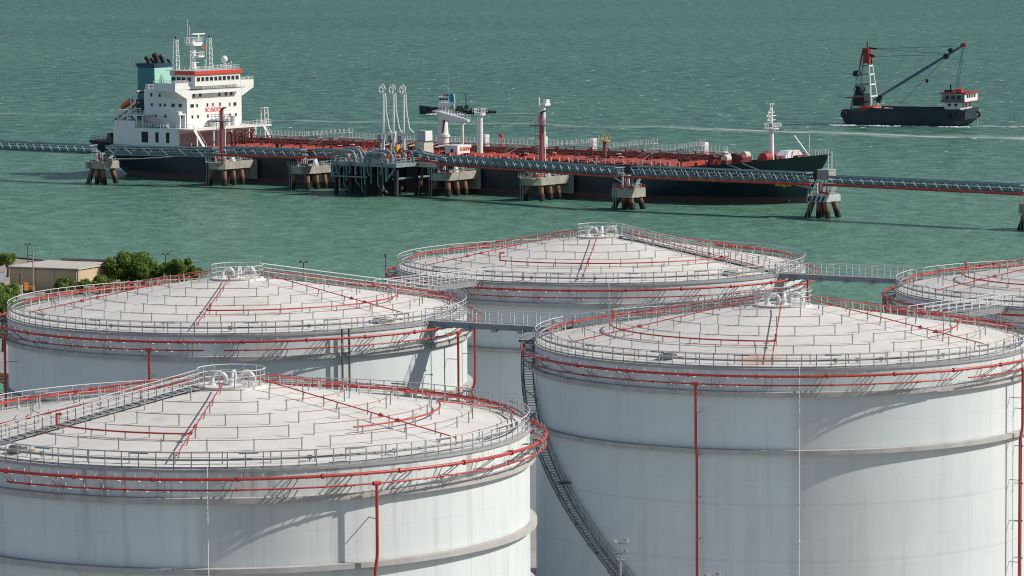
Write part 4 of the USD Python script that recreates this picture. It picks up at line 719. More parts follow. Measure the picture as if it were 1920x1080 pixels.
PILE_N = 0
def dolphin(s, t0, t1, zt, zbm, label, w=5.2, fender=False, piles=(), rz=0, paint_='concrete', striped=False, supports=True, group=None):
    o = berth(s, 0); t = thing('mooring_dolphin' if not fender else 'breasting_dolphin', label, 'dolphin', (o[0], o[1], 0), HEAD, group)
    # local x along the ship, y = -t
    c = .5
    capm = MB().prism([(-w / 2, -t0 + .0), (-w / 2 + 0, -t1 + 1.4), (-w / 2 + 1.2, -t1), (w / 2 - 1.2, -t1), (w / 2, -t1 + 1.4), (w / 2, -t0)][::-1] if fender else [(-w / 2, -t1), (w / 2, -t1), (w / 2, -t0), (-w / 2, -t0)], zbm, zt)
    cap = part(t, 'pile_cap', capm, paint_)
    part(cap, 'kerb', MB().box((w / 2 - .15, -(t0 + t1) / 2, zt + .1), (.25, abs(t1 - t0) - .6, .2)).box((-w / 2 + .15, -(t0 + t1) / 2, zt + .1), (.25, abs(t1 - t0) - .6, .2)), paint_)
    for px, pt, dx, dt in piles: part(t, 'pile', MB().tube([(px, -pt, zbm + .05), (px + dx, -pt - dt, -1.5)], .62, 12), 'pile', 40)
    if fender:
        fp = part(t, 'fender_panel', MB().box((0, -.75, 3.4), (w + .6, .5, 4.6)), 'concrete'); part(fp, 'rubber_face', MB().box((0, -.42, 3.2), (w, .14, 4.0)), 'rubber')
        part(fp, 'fender_wedge', MB().extr([(-1.0, zt), (-3.0, zt), (-1.0, 1.4)], 'x', w / 2 - .7, w / 2 + .02), 'concrete')
    hk = part(t, 'mooring_hook', MB().box((.4, -(t0 * .75 + t1 * .25), zt + .5), (1.0, .8, .9)).bar((.4, -(t0 * .75 + t1 * .25), zt + .7), (1.6, -(t0 * .75 + t1 * .25) + .5, zt + .8), .25), 'mid_grey')
    if supports:
        for px in (-1.3, 1.3): part(t, 'bridge_support', MB().bar((px, -t1 + 2.4, zt), (px, -t1 + 2.4, 7.2), .35).bar((px, -t1 + 4.8, zt), (px, -t1 + 4.8, 7.2), .35).bar((px, -t1 + 2.0, 6.9), (px, -t1 + 5.4, 6.9), .3), 'jetty_light' if px < 0 else 'mid_grey')
        part(t, 'red_riser', MB().tube(bend([(-.4, -t1 + 2.0, 7.2), (-.4, -t1 + 2.0, zt + .5), (2.0, -t1 + 2.0, zt + .4)], .5), .26, 8), 'red_pipe', 40)
        for q in range(3): part(t, 'riser_pipe', MB().tube([(-1.9 + q * .6, -t1 + 3.4, 7.4), (-1.9 + q * .6, -t1 + 3.4, zt)], .2, 8), ('jetty_blue', 'mid_grey', 'galvanised')[q], 40)
        m = MB()
        for x0, y0, x1, y1 in ((w / 2 - .2, -t1 + .2, w / 2 - .2, -t0 - 1.2), (-w / 2 + .2, -t1 + .2, w / 2 - .2, -t1 + .2)):
            for z in (.55, 1.1): m.bar((x0, y0, zt + z), (x1, y1, zt + z), .05)
            nn = max(2, int(math.hypot(x1 - x0, y1 - y0) / 1.5))
            for q in range(nn + 1): m.bar((x0 + (x1 - x0) * q / nn, y0 + (y1 - y0) * q / nn, zt), (x0 + (x1 - x0) * q / nn, y0 + (y1 - y0) * q / nn, zt + 1.1), .06)
        part(t, 'guard_rail', m, 'jetty_light')
        part(t, 'access_stair', MB().bar((1.2, -t1 + 5.6, 7.1), (2.0, -t0 * .45 - t1 * .55, zt + .1), .8, .1), 'jetty_light')
        part(t, 'boat_ladder', MB().bar((-1.9, -t1 - .15, zt + 1.0), (-1.9, -t1 - .15, -.5), .12).bar((-1.2, -t1 - .15, zt + 1.0), (-1.2, -t1 - .15, -.5), .12), 'mid_grey')
    if striped:
        for q in range(4): part(t, 'hazard_stripe', MB().extr([(-.9 + q * 1.1 - 1.2, zbm + .1), (-.4 + q * 1.1 - 1.2, zbm + .1), (.2 + q * 1.1 - 1.2, zt - .1), (-.3 + q * 1.1 - 1.2, zt - .1)], 'y', -t1 - .03, -t1 - .005), 'rubber')
    return t
BP = [(-1.6, 11, -.9, 1.2), (1.6, 11, 1.2, .8), (0, 8, 0, .3), (-1.5, 4, -.4, .4), (1.6, 5, 1.3, .3), (1.7, 8, .7, 0)]
MP = lambda t: [(-1.6, t + 1.6, -1.4, .9), (1.5, t + 1.6, 1.6, .7), (0, t, -.1, 0), (-1.5, t - 1.6, -1.0, -.8), (1.5, t - 1.6, 1.2, -.8), (.2, t + 1.8, 0, .4)]
dolphin(11.0, 17.5, 23.2, 5.3, 3.7, 'pale concrete mooring dolphin on dark piles before the tanker stern', 5.6, False, MP(20.3))
dolphin(39.6, 1.0, 13.0, 5.5, 3.9, 'concrete breasting dolphin at the foot of the left red tower', 5.4, True, BP)
dolphin(65.2, 1.0, 13.0, 5.3, 3.7, 'concrete breasting dolphin just left of the grey loading platform', 5.6, True, BP)
dolphin(106.6, 1.0, 13.0, 5.2, 3.6, 'concrete breasting dolphin below the white NO SMOKING deck house', 5.6, True, BP)
dolphin(132.8, 1.0, 13.6, 5.1, 3.5, 'concrete breasting dolphin at the foot of the right red tower', 5.6, True, BP)
dolphin(165.2, 17.6, 23.4, 4.4, 2.6, 'square beige mooring dolphin with red rail, before the forward deck', 4.8, False, MP(20.4))
dolphin(213.2, 15.2, 21.0, 4.7, 3.4, 'mooring dolphin with black and white stripes standing at the tanker bow', 4.6, False, MP(18.2), striped=True, paint_='jetty_light')
dolphin(266.0, 19.0, 25.0, 5.2, 3.4, 'mooring dolphin cut off by the right edge, red pipe on its cap', 5.0, False, MP(22))
rr = berth(165.2, 20.5); b_ = thing('guard_rail', 'red guard rail on the square beige dolphin', 'railing', (rr[0], rr[1], 4.4), HEAD)
for y in (-2.7, 2.7): part(b_, 'rail', MB().bar((-2.3, y, .75), (2.3, y, .75), .16).bar((-2.3, y, .3), (2.3, y, .3), .22), 'red_bright')
for x in (-2.3, 0, 2.3):
    for y in (-2.7, 2.7): part(b_, 'post', MB().bar((x, y, 0), (x, y, .8), .12), 'red_bright')
bx = berth(210.6, 15.4); t = thing('control_cabin', 'grey box cabin on posts right below the tanker bow', 'cabin', (bx[0], bx[1], 0), HEAD)
cb = part(t, 'cabin', MB().box((1.6, 0, 8.7), (2.8, 2.8, 2.0)), 'concrete'); part(cb, 'roof', MB().box((1.6, 0, 9.78), (3.0, 3.0, .15)), 'jetty_light'); part(t, 'louvre', MB().box((1.6, -1.43, 8.9), (1.0, .06, .7)), 'mid_grey')
for x in (.2, 3.0):
    for y in (-1.5, 1.5): part(t, 'leg', MB().bar((x, y, 4.6), (x, y, 7.5), .2), 'mid_grey')
for o in (0, .9): part(t, 'mast', MB().bar((1.2 + o, 1.2, 9.8), (1.2 + o, 1.2, 13.6), .12), 'ship_white')

# red fire-monitor towers
def tower(s, tt, z0, z1, label):
    o = berth(s, tt); t = thing('monitor_tower', label, 'tower', (o[0], o[1], 0), HEAD, None)
    part(t, 'column', MB().tube([(0, 0, z0), (0, 0, z1)], [.62, .5], 14), 'red_tower', 40); part(t, 'cable_riser', MB().bar((.85, .3, z0), (.75, .3, z1 - 1), .2), 'ship_white')
    part(t, 'platform', MB().box((0, 0, z1 - 2.4), (4.4, 2.8, .18)), 'dark_steel')
    m = MB()
    for z in (.5, 1.1, 1.6):
        for y in (-1.3, 1.3): m.bar((-2.1, y, z1 - 2.4 + z), (2.1, y, z1 - 2.4 + z), .06)
        for x in (-2.1, 2.1): m.bar((x, -1.3, z1 - 2.4 + z), (x, 1.3, z1 - 2.4 + z), .06)
    for x in (-2.1, -.8, .8, 2.1):
        for y in (-1.3, 1.3): m.bar((x, y, z1 - 2.4), (x, y, z1 - .8), .07)
    part(t, 'guard_rail', m, 'mid_grey'); mo = part(t, 'fire_monitor', MB().tube([(0, 0, z1), (0, 0, z1 + .5)], .3, 10).tube([(-.2, 0, z1 + .4), (1.0, .6, z1 + .9)], [.22, .15], 8), 'soot', 40)
    lm = MB()
    for z in np.arange(z0, z1 - 2.4, .6): lm.bar((-1.3, -.4, z), (-1.3, .4, z), .06)
    part(t, 'ladder', lm.bar((-1.3, -.4, z0), (-1.3, -.4, z1 - 1.6), .07).bar((-1.3, .4, z0), (-1.3, .4, z1 - 1.6), .07), 'mid_grey')
tower(38.6, 8.6, 5.5, 17.4, 'tall pinkish red tower standing before the accommodation block')
tower(133.6, 9.4, 5.1, 19.0, 'tall pinkish red tower standing before the middle of the red deck')

# loading platform
lo = berth(90, 0); lp = thing('loading_platform', 'dark grey loading platform crowded with curved pipes amid the jetty', 'platform', (lo[0], lo[1], 0), HEAD); UsdGeom.Xformable(stage.GetPrimAtPath(lp)).AddScaleOp().Set(Gf.Vec3f(.8, 1, 1))
part(lp, 'deck_slab', MB().box((1.0, -11, 7.1), (24, 17, .9)), 'platform_grey')
for px in np.arange(-10, 12.1, 5.4):
    for py in (-4.5, -11, -18): part(lp, 'pile', MB().tube([(px, py, 6.7), (px + .35 * np.sign(px), py - .6, -1.5)], .55, 10), 'shaded_pile', 40)
part(lp, 'lower_frame', MB().box((-4.5, -19.2, 4.2), (13, .3, .3)).box((-11, -12, 4.0), (.35, 14, .4)).box((11, -12, 4), (.35, 14, .4)), 'platform_grey')
for x in (-11, -5.5, 1.2, 3.5, 8.8): part(lp, 'frame_post', MB().bar((x, -19.2, 2.6 + .3 * abs(x - 1) / 3), (x, -19.2, 6.7), .3), 'platform_grey')
for x, z0 in ((-8.6, .6), (-6.9, 1.2), (-2.6, 2.2), (-.4, .4), (5.6, 1.4), (7.4, .8)): part(lp, 'hanging_pipe', MB().tube(bend([(x, -18.8, 6.6), (x, -18.8, z0 + 1), (x + .9, -18.2, z0)], .6), .19, 8), ('platform_grey', 'jetty_blue', 'mid_grey')[int(abs(x)) % 3], 40)
part(lp, 'underdeck_shade_sheet', MB().box((-2, -14.5, 2.2), (17, .5, 5.5)), 'rubber')  # dark sheet added to paint the gloom below the deck slab
for x in (-11,): part(lp, 'frame_brace', MB().bar((x, -19.2, 4.1), (x + 3.9, -19.2, 6.6), .28), 'jetty_blue')
for x0, hgt in ((-10.5, 9.9), (1.0, 9.6)):                            # big expansion loops at the front of the platform
    pts = bend([(x0, -19.0, 4.3), (x0, -19.0, hgt), (x0 + 8.2, -19.0, hgt), (x0 + 8.2, -19.0, 4.6)], 3.4, 9); part(lp, 'expansion_loop', MB().tube(pts, .42, 10), 'platform_grey', 40)
    pts = bend([(x0 + .9, -17.6, 4.3), (x0 + .9, -17.6, hgt + .5), (x0 + 8.8, -17.6, hgt + .5), (x0 + 8.8, -17.6, 4.6)], 3.0, 9); part(lp, 'expansion_loop', MB().tube(pts, .36, 10), 'jetty_blue', 40)
    part(lp, 'ring_pipe', MB().tube([(x0 + 4.2 + 2.6 * math.cos(q), -19.6, 6.4 + 2.6 * math.sin(q)) for q in np.linspace(-.6, 3.9, 20)], .24, 8), 'platform_grey', 40)
part(lp, 'support_bracket', MB().bar((9.5, -19.5, 6.6), (9.5, -19.5, 3.4), .35).bar((9.5, -19.5, 3.8), (12.6, -19.5, 6.6), .3), 'jetty_blue')
sf = MB()
for q in range(7): sf.bar((-12.0 - q * .0, -18.6 + q * .5, 6.6 - q * .5), (-12.9, -18.6 + q * .5, 6.6 - q * .5), .09)
part(lp, 'side_stair', sf.bar((-12, -18.6, 6.8), (-12, -15.2, 3.4), .14).bar((-12.9, -18.6, 6.8), (-12.9, -15.2, 3.4), .14).bar((-12, -18.6, 7.8), (-12, -15.2, 4.4), .08), 'jetty_light')
rng = np.random.RandomState(12)
for q in range(64):
    x, y = rng.uniform(-10.5, 11), rng.uniform(-18.8, -8); h = rng.uniform(.6, 2.3); look = ('jetty_light', 'galvanised', 'jetty_blue', 'mid_grey', 'red_pipe')[q % 5]
    if q % 3: part(lp, 'valve', MB().tube([(x, y, 7.5), (x, y, 7.5 + h)], .17, 8).tube([(x - .35, y, 7.5 + h), (x + .35, y, 7.5 + h)], .34, 10).tube([(x, y, 7.9), (x, y, 8.15)], .36, 10), look, 40)
    else: part(lp, 'branch_pipe', MB().tube(bend([(x, y, 7.5), (x, y, 8.0 + h), (x + rng.uniform(1.5, 3.5), y, 8.0 + h), (x + 3, y + 1, 7.6)], .6), .2, 8), look, 40)
m = MB()
for a, b in (((-11, -19.4), (13, -19.4)), ((-11, -19.4), (-11, -3)), ((13, -19.4), (13, -8))):
    for z in (8.1, 8.65): m.bar((*a, z), (*b, z), .06)
    n_ = int(math.hypot(b[0] - a[0], b[1] - a[1]) / 1.6)
    for q in range(n_ + 1): m.bar((a[0] + (b[0] - a[0]) * q / n_, a[1] + (b[1] - a[1]) * q / n_, 7.5), (a[0] + (b[0] - a[0]) * q / n_, a[1] + (b[1] - a[1]) * q / n_, 8.65), .06)
part(lp, 'guard_rail', m, 'jetty_light')
for x in (-9.5, -7.8, -6.2): part(lp, 'red_riser', MB().tube([(x, -9, 7.4), (x, -9, 11.4)], .3, 8).tube([(x - .6, -9, 11.2), (x + 2, -9, 11.2)], .22, 8), 'red_bright', 40)
part(lp, 'side_beam', MB().box((15.5, -10, 7.0), (8.0, 3.0, 1.2)), 'beige_panel')
for x, d in ((13.5, -1.0), (18.2, 1.2)): part(lp, 'raking_pile', MB().tube([(x, -10.5, 6.5), (x + d, -11, -1.5)], .33, 10), 'pile', 40)
# loading arms: one thing each
for i, s in enumerate((85.4, 88.4, 91.4)):
    o = berth(s, 5.6); a_ = thing('fuel_loader', ('leftmost', 'middle', 'rightmost')[i] + ' of three tall white loading arms with spoked wheels on top', 'loading arm', (o[0], o[1], 7.55), HEAD, 'loading arms')
    part(a_, 'riser', MB().tube([(0, 0, 0), (0, 0, 15.4)], [.36, .26], 10), 'ship_white', 40)
    part(a_, 'outboard_pipe', MB().tube([(.35, .35, 15.0), (.5, .5, 10.5), (1.1, .7, 7.0), (2.2, .9, 5.2 + .4 * i)], .17, 8), 'ship_white', 40)
    w = MB(); wc = np.array([-.05, -.35, 15.9]); ax = np.array([.96, -.28, 0]); ax /= np.linalg.norm(ax)
    ring = [wc + 1.15 * (ax * math.cos(q) + np.array([0, 0, 1]) * math.sin(q)) for q in np.linspace(0, 2 * np.pi, 25)[:-1]]
    wl = part(a_, 'sheave_wheel', w.tube(ring, .16, 6, True), 'ship_white', 40)
    for k in range(8): q = k * math.pi / 4; part(wl, 'spoke', MB().bar(wc, wc + 1.1 * (ax * math.cos(q) + np.array([0, 0, 1]) * math.sin(q)), .12), 'ship_white')
    part(wl, 'hub', MB().tube([wc - [0, .2, 0], wc + [0, .3, 0]], .28, 8), 'ship_grey', 40)
    part(a_, 'counterweight_strut', MB().bar((-.4, -.3, 15.0), (-.05, -.2, 11.6), .14).bar((.0, -.2, 11.6), (-.2, 0, 10), .14), 'ship_white'); part(a_, 'counterweight', MB().box((-1.1, .2, 4.6), (.9, 1.0, 1.6)), 'mid_grey')
    part(a_, 'support_post', MB().tube([(-1.2, .4, 0), (-1.2, .4, 4.0)], .28, 8).tube([(-1.2, .4, 4.0), (-.2, .1, 4.4)], .22, 8), 'galvanised', 40); part(a_, 'base', MB().box((-.5, .1, .35), (2.2, 1.4, .7)), 'red_pipe')
gx_ = berth(98.2, 5.2); g = thing('gangway_tower', 'beige sheeted gangway tower with grey box on top, right of the loading arms', 'tower', (gx_[0], gx_[1], 7.5), HEAD)
part(g, 'sheeted_panel', MB().box((0, 0, 2.2), (.25, 3.4, 4.3)).box((-1.2, -1.75, 2.2), (2.4, .12, 4.3)), 'beige_panel'); bxg = part(g, 'box', MB().box((-1.0, 0, 5.6), (2.3, 2.6, 2.3)), 'ship_grey'); part(bxg, 'white_side', MB().box((.17, 0, 5.6), (.06, 2.5, 2.3)), 'ship_white')
for x, y in ((-2.4, -1.7), (-2.4, 1.7)): part(g, 'leg', MB().bar((x, y, 0), (x, y, 4.5), .2), 'mid_grey')
part(g, 'floor', MB().box((-1.1, 0, 4.4), (2.9, 3.6, .15)), 'dark_steel')
pd = berth(92.8, 9.6); p_ = thing('hose_reel', 'yellow and red hose reel at the foot of the loading arms', 'hose reel', (pd[0], pd[1], 7.55), HEAD)
part(p_, 'reel', MB().tube([(-.4, 0, 2.6), (.4, 0, 2.6)], .85, 12), 'yellow', 40); part(p_, 'hub', MB().tube([(-.5, 0, 2.6), (.5, 0, 2.6)], .3, 8), 'ship_white', 40); part(p_, 'frame', MB().box((0, 0, .9), (2.2, 1.4, 1.8)), 'red_bright'); part(p_, 'stand', MB().bar((-.55, .5, 0), (-.55, 0, 2.6), .16).bar((.55, .5, 0), (.55, 0, 2.6), .16), 'red_bright')
# mooring lines
def line(a, b, sag, label):
    A, B = np.array(a), np.array(b); q = np.linspace(0, 1, 14)[:, None]; P = A + (B - A) * q; P[:, 2] -= (4 * q * (1 - q))[:, 0] * sag
    top('mooring_line', MB().tube(P, .11, 5), 'rope', label, 'mooring line', 'mooring lines of the tanker', smooth=40)
line(berth(12.3, 18, 5.7), berth(37, .2, 8.1), .6, 'mooring line from the dolphin at the stern to the side deck')
line(berth(212.4, 16, 5.2), berth(177.5, 1.2, 9.0), .4, 'left of two mooring lines dropping from the bow bulwark')
line(berth(213.0, 16, 5.2), berth(181.0, .2, 9.2), .4, 'right of two mooring lines dropping from the bow bulwark')
line(berth(164, 19, 4.9), berth(141, .6, 8.6), .4, 'mooring line from the square beige dolphin to the deck edge')
line(berth(107.4, 9, 5.8), berth(124, .3, 8.0), .3, 'mooring line from the dolphin below the deck house')
line(berth(132, 11, 5.6), berth(118, .4, 8.3), .3, 'mooring line from the dolphin under the right red tower')

# ================================================================ grab dredger barge under way
bA = math.degrees(math.atan2(.41, -.91)); bg = thing('crane_barge', 'black crane barge with red and white mast and white cabin, under way at right', 'barge', (132.2, 1160.7, 0), bA)
BW = 14.0
hv = []
bst = [(-2.2, 2.2, 3.4, 4.5, .45), (0, .4, 3.6, 5.2, .1), (4, -1, 3.6, 5.0, 0), (14, -1, 3.8, 4.3, 0), (28, -1, 3.8, 4.3, 0), (33, -.6, 3.9, 4.5, .3), (36, .4, 4.1, 4.6, 1.6), (37.4, 2.0, 4.2, 4.5, 3.4)]
V = []; 
for x, zb, zm, zt, ins in bst:
    for y in (ins, BW - ins): pass
    V += [[x, -ins - .5, zb], [x, -ins, zm * .6], [x, -ins, zt], [x, -BW + ins, zt], [x, -BW + ins, zm * .6], [x, -BW + ins + .5, zb]]
nb = len(bst); q = [[i * 6 + j, i * 6 + (j + 1) % 6, (i + 1) * 6 + (j + 1) % 6, (i + 1) * 6 + j] for i in range(nb - 1) for j in range(6)]
hullm = MB().quads(np.array(V), np.array(q)[:, ::-1]); hullm.add(np.array(V[:6]), fan(6)); hullm.add(np.array(V[-6:]), fan(6, 0, True))
part(bg, 'hull', hullm, 'barge_black_hazed', 30); part(bg, 'hold_floor', MB().box((16, -BW / 2, 4.33), (22, BW - 3, .1)), 'barge_deck')
for y in (-.8, -BW + .8): part(bg, 'coaming', MB().box((16, y, 4.75), (24, .25, .9)), 'barge_black_hazed')
for x in (5, 9, 13, 17, 21, 25): part(bg, 'hold_frame', MB().box((x, -BW / 2, 4.5), (.25, BW - 2.2, .25)), 'barge_deck')
rg = np.random.RandomState(2)
for k in range(5): x = 22 + k * 1.2; part(bg, 'cargo_heap', MB().rev([(2.2, 4.38), (1.2, 4.9), (.05, 5.1 + .2 * rg.rand())], seg=9, c=(x, -4 - 1.2 * (k % 3))), 'beige_panel', True)
for x, y in ((35.5, .2), (2.0, .3), (-2.4, -12)): part(bg, 'tyre_fender', MB().tube([(x + .75 * math.cos(q), y + .1, 3.2 + .75 * math.sin(q)) for q in np.linspace(0, 2 * np.pi, 13)[:-1]], .28, 6, True), 'rubber', True)
# A-frame mast
mst = part(bg, 'mast_foot', MB().box((29.6, -7, 5.0), (4.2, 7.6, .9)), 'red_bright')
tp = np.array([30.6, -7, 23.0])
for x, y, look in ((28.2, -3.6, 'ship_white'), (28.2, -10.4, 'ship_white'), (34.6, -3.6, 'jetty_blue'), (34.6, -10.4, 'jetty_blue')):
    f = np.array([x, y, 4.8]); t_ = tp + [(x - 30.6) * .22, (y + 7) * .22, 0]; m_ = f + (t_ - f) * .72
    part(bg, 'mast_leg', MB().bar(f, m_, .38), look); part(bg, 'mast_leg', MB().bar(m_, t_, .42), 'barge_red')
for z in (8.5, 12.0, 15.0, 17.6):
    k = (z - 4.8) / 18.2; y0 = 3.4 * (1 - .78 * k); xa = 28.2 + (30.6 - 2.4 * .22 - 28.2) * k; xb = 34.6 + (30.6 + 4 * .22 - 34.6) * k
    part(bg, 'mast_crossbar', MB().bar((xa, -7 - y0, z), (xa, -7 + y0, z), .4), 'ship_white'); part(bg, 'mast_crossbar', MB().bar((xa, -7 - y0, z), (xb, -7 - y0, z), .3).bar((xa, -7 + y0, z), (xb, -7 + y0, z), .3), 'jetty_blue')
part(bg, 'mast_head', MB().box((30.6, -7, 20.6), (1.6, 2.6, 4.6)), 'barge_red'); part(bg, 'mast_sheave', MB().bar((30, -7, 22.9), (27.6, -7, 22.6), .5).bar((30, -7, 20.8), (28.4, -7, 20.4), .7).bar((30.6, -7, 22.8), (30.6, -7, 24.6), .3), 'soot')
part(bg, 'mast_ladder', MB().bar((29.0, -7, 5), (30.2, -7, 19), .35), 'ship_grey')
wn = part(bg, 'winch_house', MB().box((32.4, -7, 7.4), (3.6, 5.0, 3.6)), 'barge_black_hazed'); part(wn, 'drum', MB().tube([(33, -9.2, 10.4), (33, -4.8, 10.4)], 1.2, 12), 'soot', 40); part(wn, 'gallery', MB().box((33.8, -7, 8.0), (5.4, 7.5, .25)), 'barge_red')
part(wn, 'upper_drum', MB().tube([(33.8, -8.5, 15.2), (33.8, -5.5, 15.2)], .9, 12), 'soot', 40)
bf, btp = np.array([28.6, -7, 7.2]), np.array([.4, -7, 24.0])
bo = part(bg, 'boom', MB().tube([bf, bf + (btp - bf) * .06, bf + (btp - bf) * .5, bf + (btp - bf) * .95, btp], [.25, .4, .44, .34, .25], 8), 'boom_blue', 40)
part(bo, 'boom_heel', MB().bar(bf - [1.5, 0, .6], bf + (btp - bf) * .08, 1.2), 'soot'); part(bo, 'boom_head', MB().box(btp, (1.6, 1.2, 1.1)), 'barge_red'); part(bo, 'boom_sheave', MB().tube([btp + [5.4, -.6, -3.4], btp + [5.4, .6, -3.4]], .8, 10).tube([btp + [4.0, -.6, -1.6], btp + [4, .6, -1.6]], .7, 10), 'soot', 40)
for a, b in (((28.0, -6.6, 22.7), btp + [2.0, 0, -.4]), ((28.0, -7.4, 22.5), btp + [5.5, 0, -2.6]), ((28.6, -7, 20.4), btp + [5.6, 0, -3.0]), (btp + [.4, 0, -.4], (2.9, -6.4, 9.2)), (btp + [.0, 0, -.4], (2.4, -7.4, 9.2)), (btp + [5.2, 0, -3.6], (22, -7.2, 4.6))): part(bg, 'cable', MB().bar(a, b, .1), 'soot')
part(bg, 'hook_block', MB().box((11.8, -7, 13.2), (.7, .5, 1.1)), 'soot')
lowc = part(bg, 'lower_cabin', MB().box((2.0, -BW / 2, 6.2), (5.0, 11, 2.3)), 'ship_white'); upc = part(bg, 'upper_cabin', MB().box((1.6, -BW / 2, 8.45), (7.2, 12.6, 2.6)), 'ship_white')
part(upc, 'roof', MB().box((1.6, -BW / 2, 9.85), (7.9, 13.4, .4)), 'barge_red'); part(upc, 'gallery', MB().box((1.6, -BW / 2, 7.3), (8.0, 13.4, .22)), 'barge_red'); part(upc, 'side_cladding', MB().box((1.6, -.68, 8.45), (7.0, .06, 2.0)), 'jetty_blue')
for y in (-3.2, -5.0, -6.8, -8.6, -10.4): part(upc, 'window', MB().box((-2.03, y, 8.95), (.08, 1.2, 1.0)), 'glass_dark')
for x in (-.2, 1.6, 3.4): part(upc, 'window', MB().box((x, -.63, 8.7), (1.1, .08, 1.0)), 'glass_dark')
for y in (-3.8, -6.6, -10.6): part(lowc, 'doorway', MB().box((-.53, y, 6.2), (.08, .9, 1.7)), 'glass_dark')
for x in (1, 3): part(lowc, 'side_window', MB().box((x, -1.46, 6.4), (.8, .08, .8)), 'glass_dark')
part(upc, 'life_raft', MB().tube([(-1.0, -1.3, 10.6), (.8, -1.3, 10.6)], .75, 10), 'red_bright', 40); part(upc, 'roof_gear', MB().box((3.6, -4, 10.4), (2.6, 3.2, .7)).bar((3.4, -4, 10.4), (3.4, -4, 12.4), .35), 'soot')
railing(upc, [(-2.2, -1, 10.05), (-2.2, -13, 10.05)], .6, 3.0, 'barge_red'); railing(lowc, [(5.4, -.4, 7.3), (-2.0, -.4, 7.3)], .9, 1.5, 'barge_red')
part(bg, 'rudder_post', MB().bar((-2.6, -11.5, -.5), (-2.2, -11.5, 3.6), .3), 'jetty_light'); part(bg, 'stern_bulwark', MB().box((-2.2, -BW / 2, 4.9), (.25, 12.6, .9)), 'barge_black_hazed')
def foam(name, ctr, L, W, rz, seed, label):
    rg = np.random.RandomState(seed); m = MB()
    for k in range(60):
        x = (rg.rand() - .5) * L; y = (rg.rand() - .5) * W * (1 - abs(2 * x / L) * .6); r = rg.uniform(.35, 1.1); h = rg.uniform(.08, .35)
        X, Y = rot2(x, y, rz); m.rev([(r, -.1), (r * .8, h * .7), (.02, h)], seg=7, c=(ctr[0] + X, ctr[1] + Y))
    top(name, m, 'foam_white', kind='stuff', smooth=True)
paint('foam_white', (.62, .66, .65), .9, 0, .1, 1.0)
foam('bow_wave', (98.5, 1172.5), 7, 3, 155, 1, ''); foam('bow_wave', (106, 1170.0), 14, 1.6, 155.7, 2, ''); foam('bow_wave', (119, 1164.4), 11, 1.5, 155.7, 3, ''); foam('bow_wave', (131, 1160.0), 9, 1.6, 155, 4, '')

# ================================================================ tug
tg = thing('tugboat', 'small black tug with white wheelhouse and blue funnel, beyond the hose crane', 'tug', (-4.8, 1258.6, 0), 178.3)
ts = [(-.2, 1.6, .3, .8), (2, 2.6, -.5, 1.0), (8, 3.0, -.8, 1.1), (15, 3.0, -.8, 1.5), (20, 2.6, -.7, 2.1), (23.4, 1.5, -.3, 2.6), (24.6, .4, .3, 2.7)]
V = []
for x, b, zb, zt in ts: V += [[x, b * .8, zb], [x, b, zt], [x, -b, zt], [x, -b * .8, zb]]
q = np.array([[i * 4 + j, i * 4 + (j + 1) % 4, i * 4 + 4 + (j + 1) % 4, i * 4 + 4 + j] for i in range(6) for j in range(4)])
part(tg, 'hull', MB().quads(np.array(V), q[:, ::-1]).add(np.array(V[:4]), fan(4)).add(np.array(V[-4:]), fan(4, 0, True)), 'barge_black_hazed', 30)
for k in range(9): part(tg, 'tyre_fender', MB().tube([(3 + k * 2.3 + .5 * math.cos(a), (2.9 if k < 7 else 2.3) + .15, 1.1 + k * .09 + .5 * math.sin(a)) for a in np.linspace(0, 2 * np.pi, 11)[:-1]], .2, 5, True), 'rubber', True)
hs = part(tg, 'deck_house', MB().box((15.9, 0, 2.4), (5.2, 4.6, 2.4)), 'ship_white'); part(hs, 'porthole', MB().tube([(13.9, 2.29, 2.5), (13.9, 2.36, 2.5)], .3, 10), 'glass_dark', 40)
wl = part(tg, 'wheelhouse', MB().box((16.7, 0, 4.5), (3.0, 3.6, 1.9)), 'ship_white'); part(wl, 'roof', MB().box((16.7, 0, 5.55), (3.5, 4.0, .18)), 'ship_white')
for x in (15.7, 16.7, 17.7): part(wl, 'window', MB().box((x, 1.82, 4.8), (.72, .06, .6)), 'glass_dark')
for x in (16.2,): part(wl, 'top_box', MB().box((x, 0, 6.0), (1.6, 1.6, .7)), 'soot')
fu = part(tg, 'funnel', MB().extr([(13.2, 3.4), (14.8, 3.4), (14.9, 6.5), (13.6, 6.5)], 'y', -1.0, 1.6), 'tug_blue'); part(fu, 'white_edge', MB().extr([(13.0, 3.5), (13.2, 3.5), (13.6, 6.3), (13.45, 6.3)], 'y', -1, 1.62), 'ship_white')
part(tg, 'mast', MB().bar((15.3, 0, 5.6), (15.3, 0, 13.4), .22).bar((15.3, -1, 8.2), (15.3, 1, 8.2), .15).bar((14.6, 0, 7.2), (16.4, 0, 7.2), .12), 'ship_white'); part(tg, 'tow_winch', MB().tube([(9.4, -1, 2.2), (9.4, 1, 2.2)], .8, 10), 'tug_green', 40); part(tg, 'tow_post', MB().bar((9.6, 0, 1), (9.6, 0, 6.2), .25).bar((9.0, 0, 6.2), (10.2, 0, 6.3), .2), 'dark_steel')
part(tg, 'life_raft', MB().box((11.6, 0, 2.0), (2.0, 2.4, 1.3)), 'dark_steel'); railing(tg, [(17.9, 1.7, 5.6), (15.6, 1.7, 5.6)], .8, .6)
foam('bow_wave', (-21.5, 1255.0), 11, 1.3, 178, 7, '')

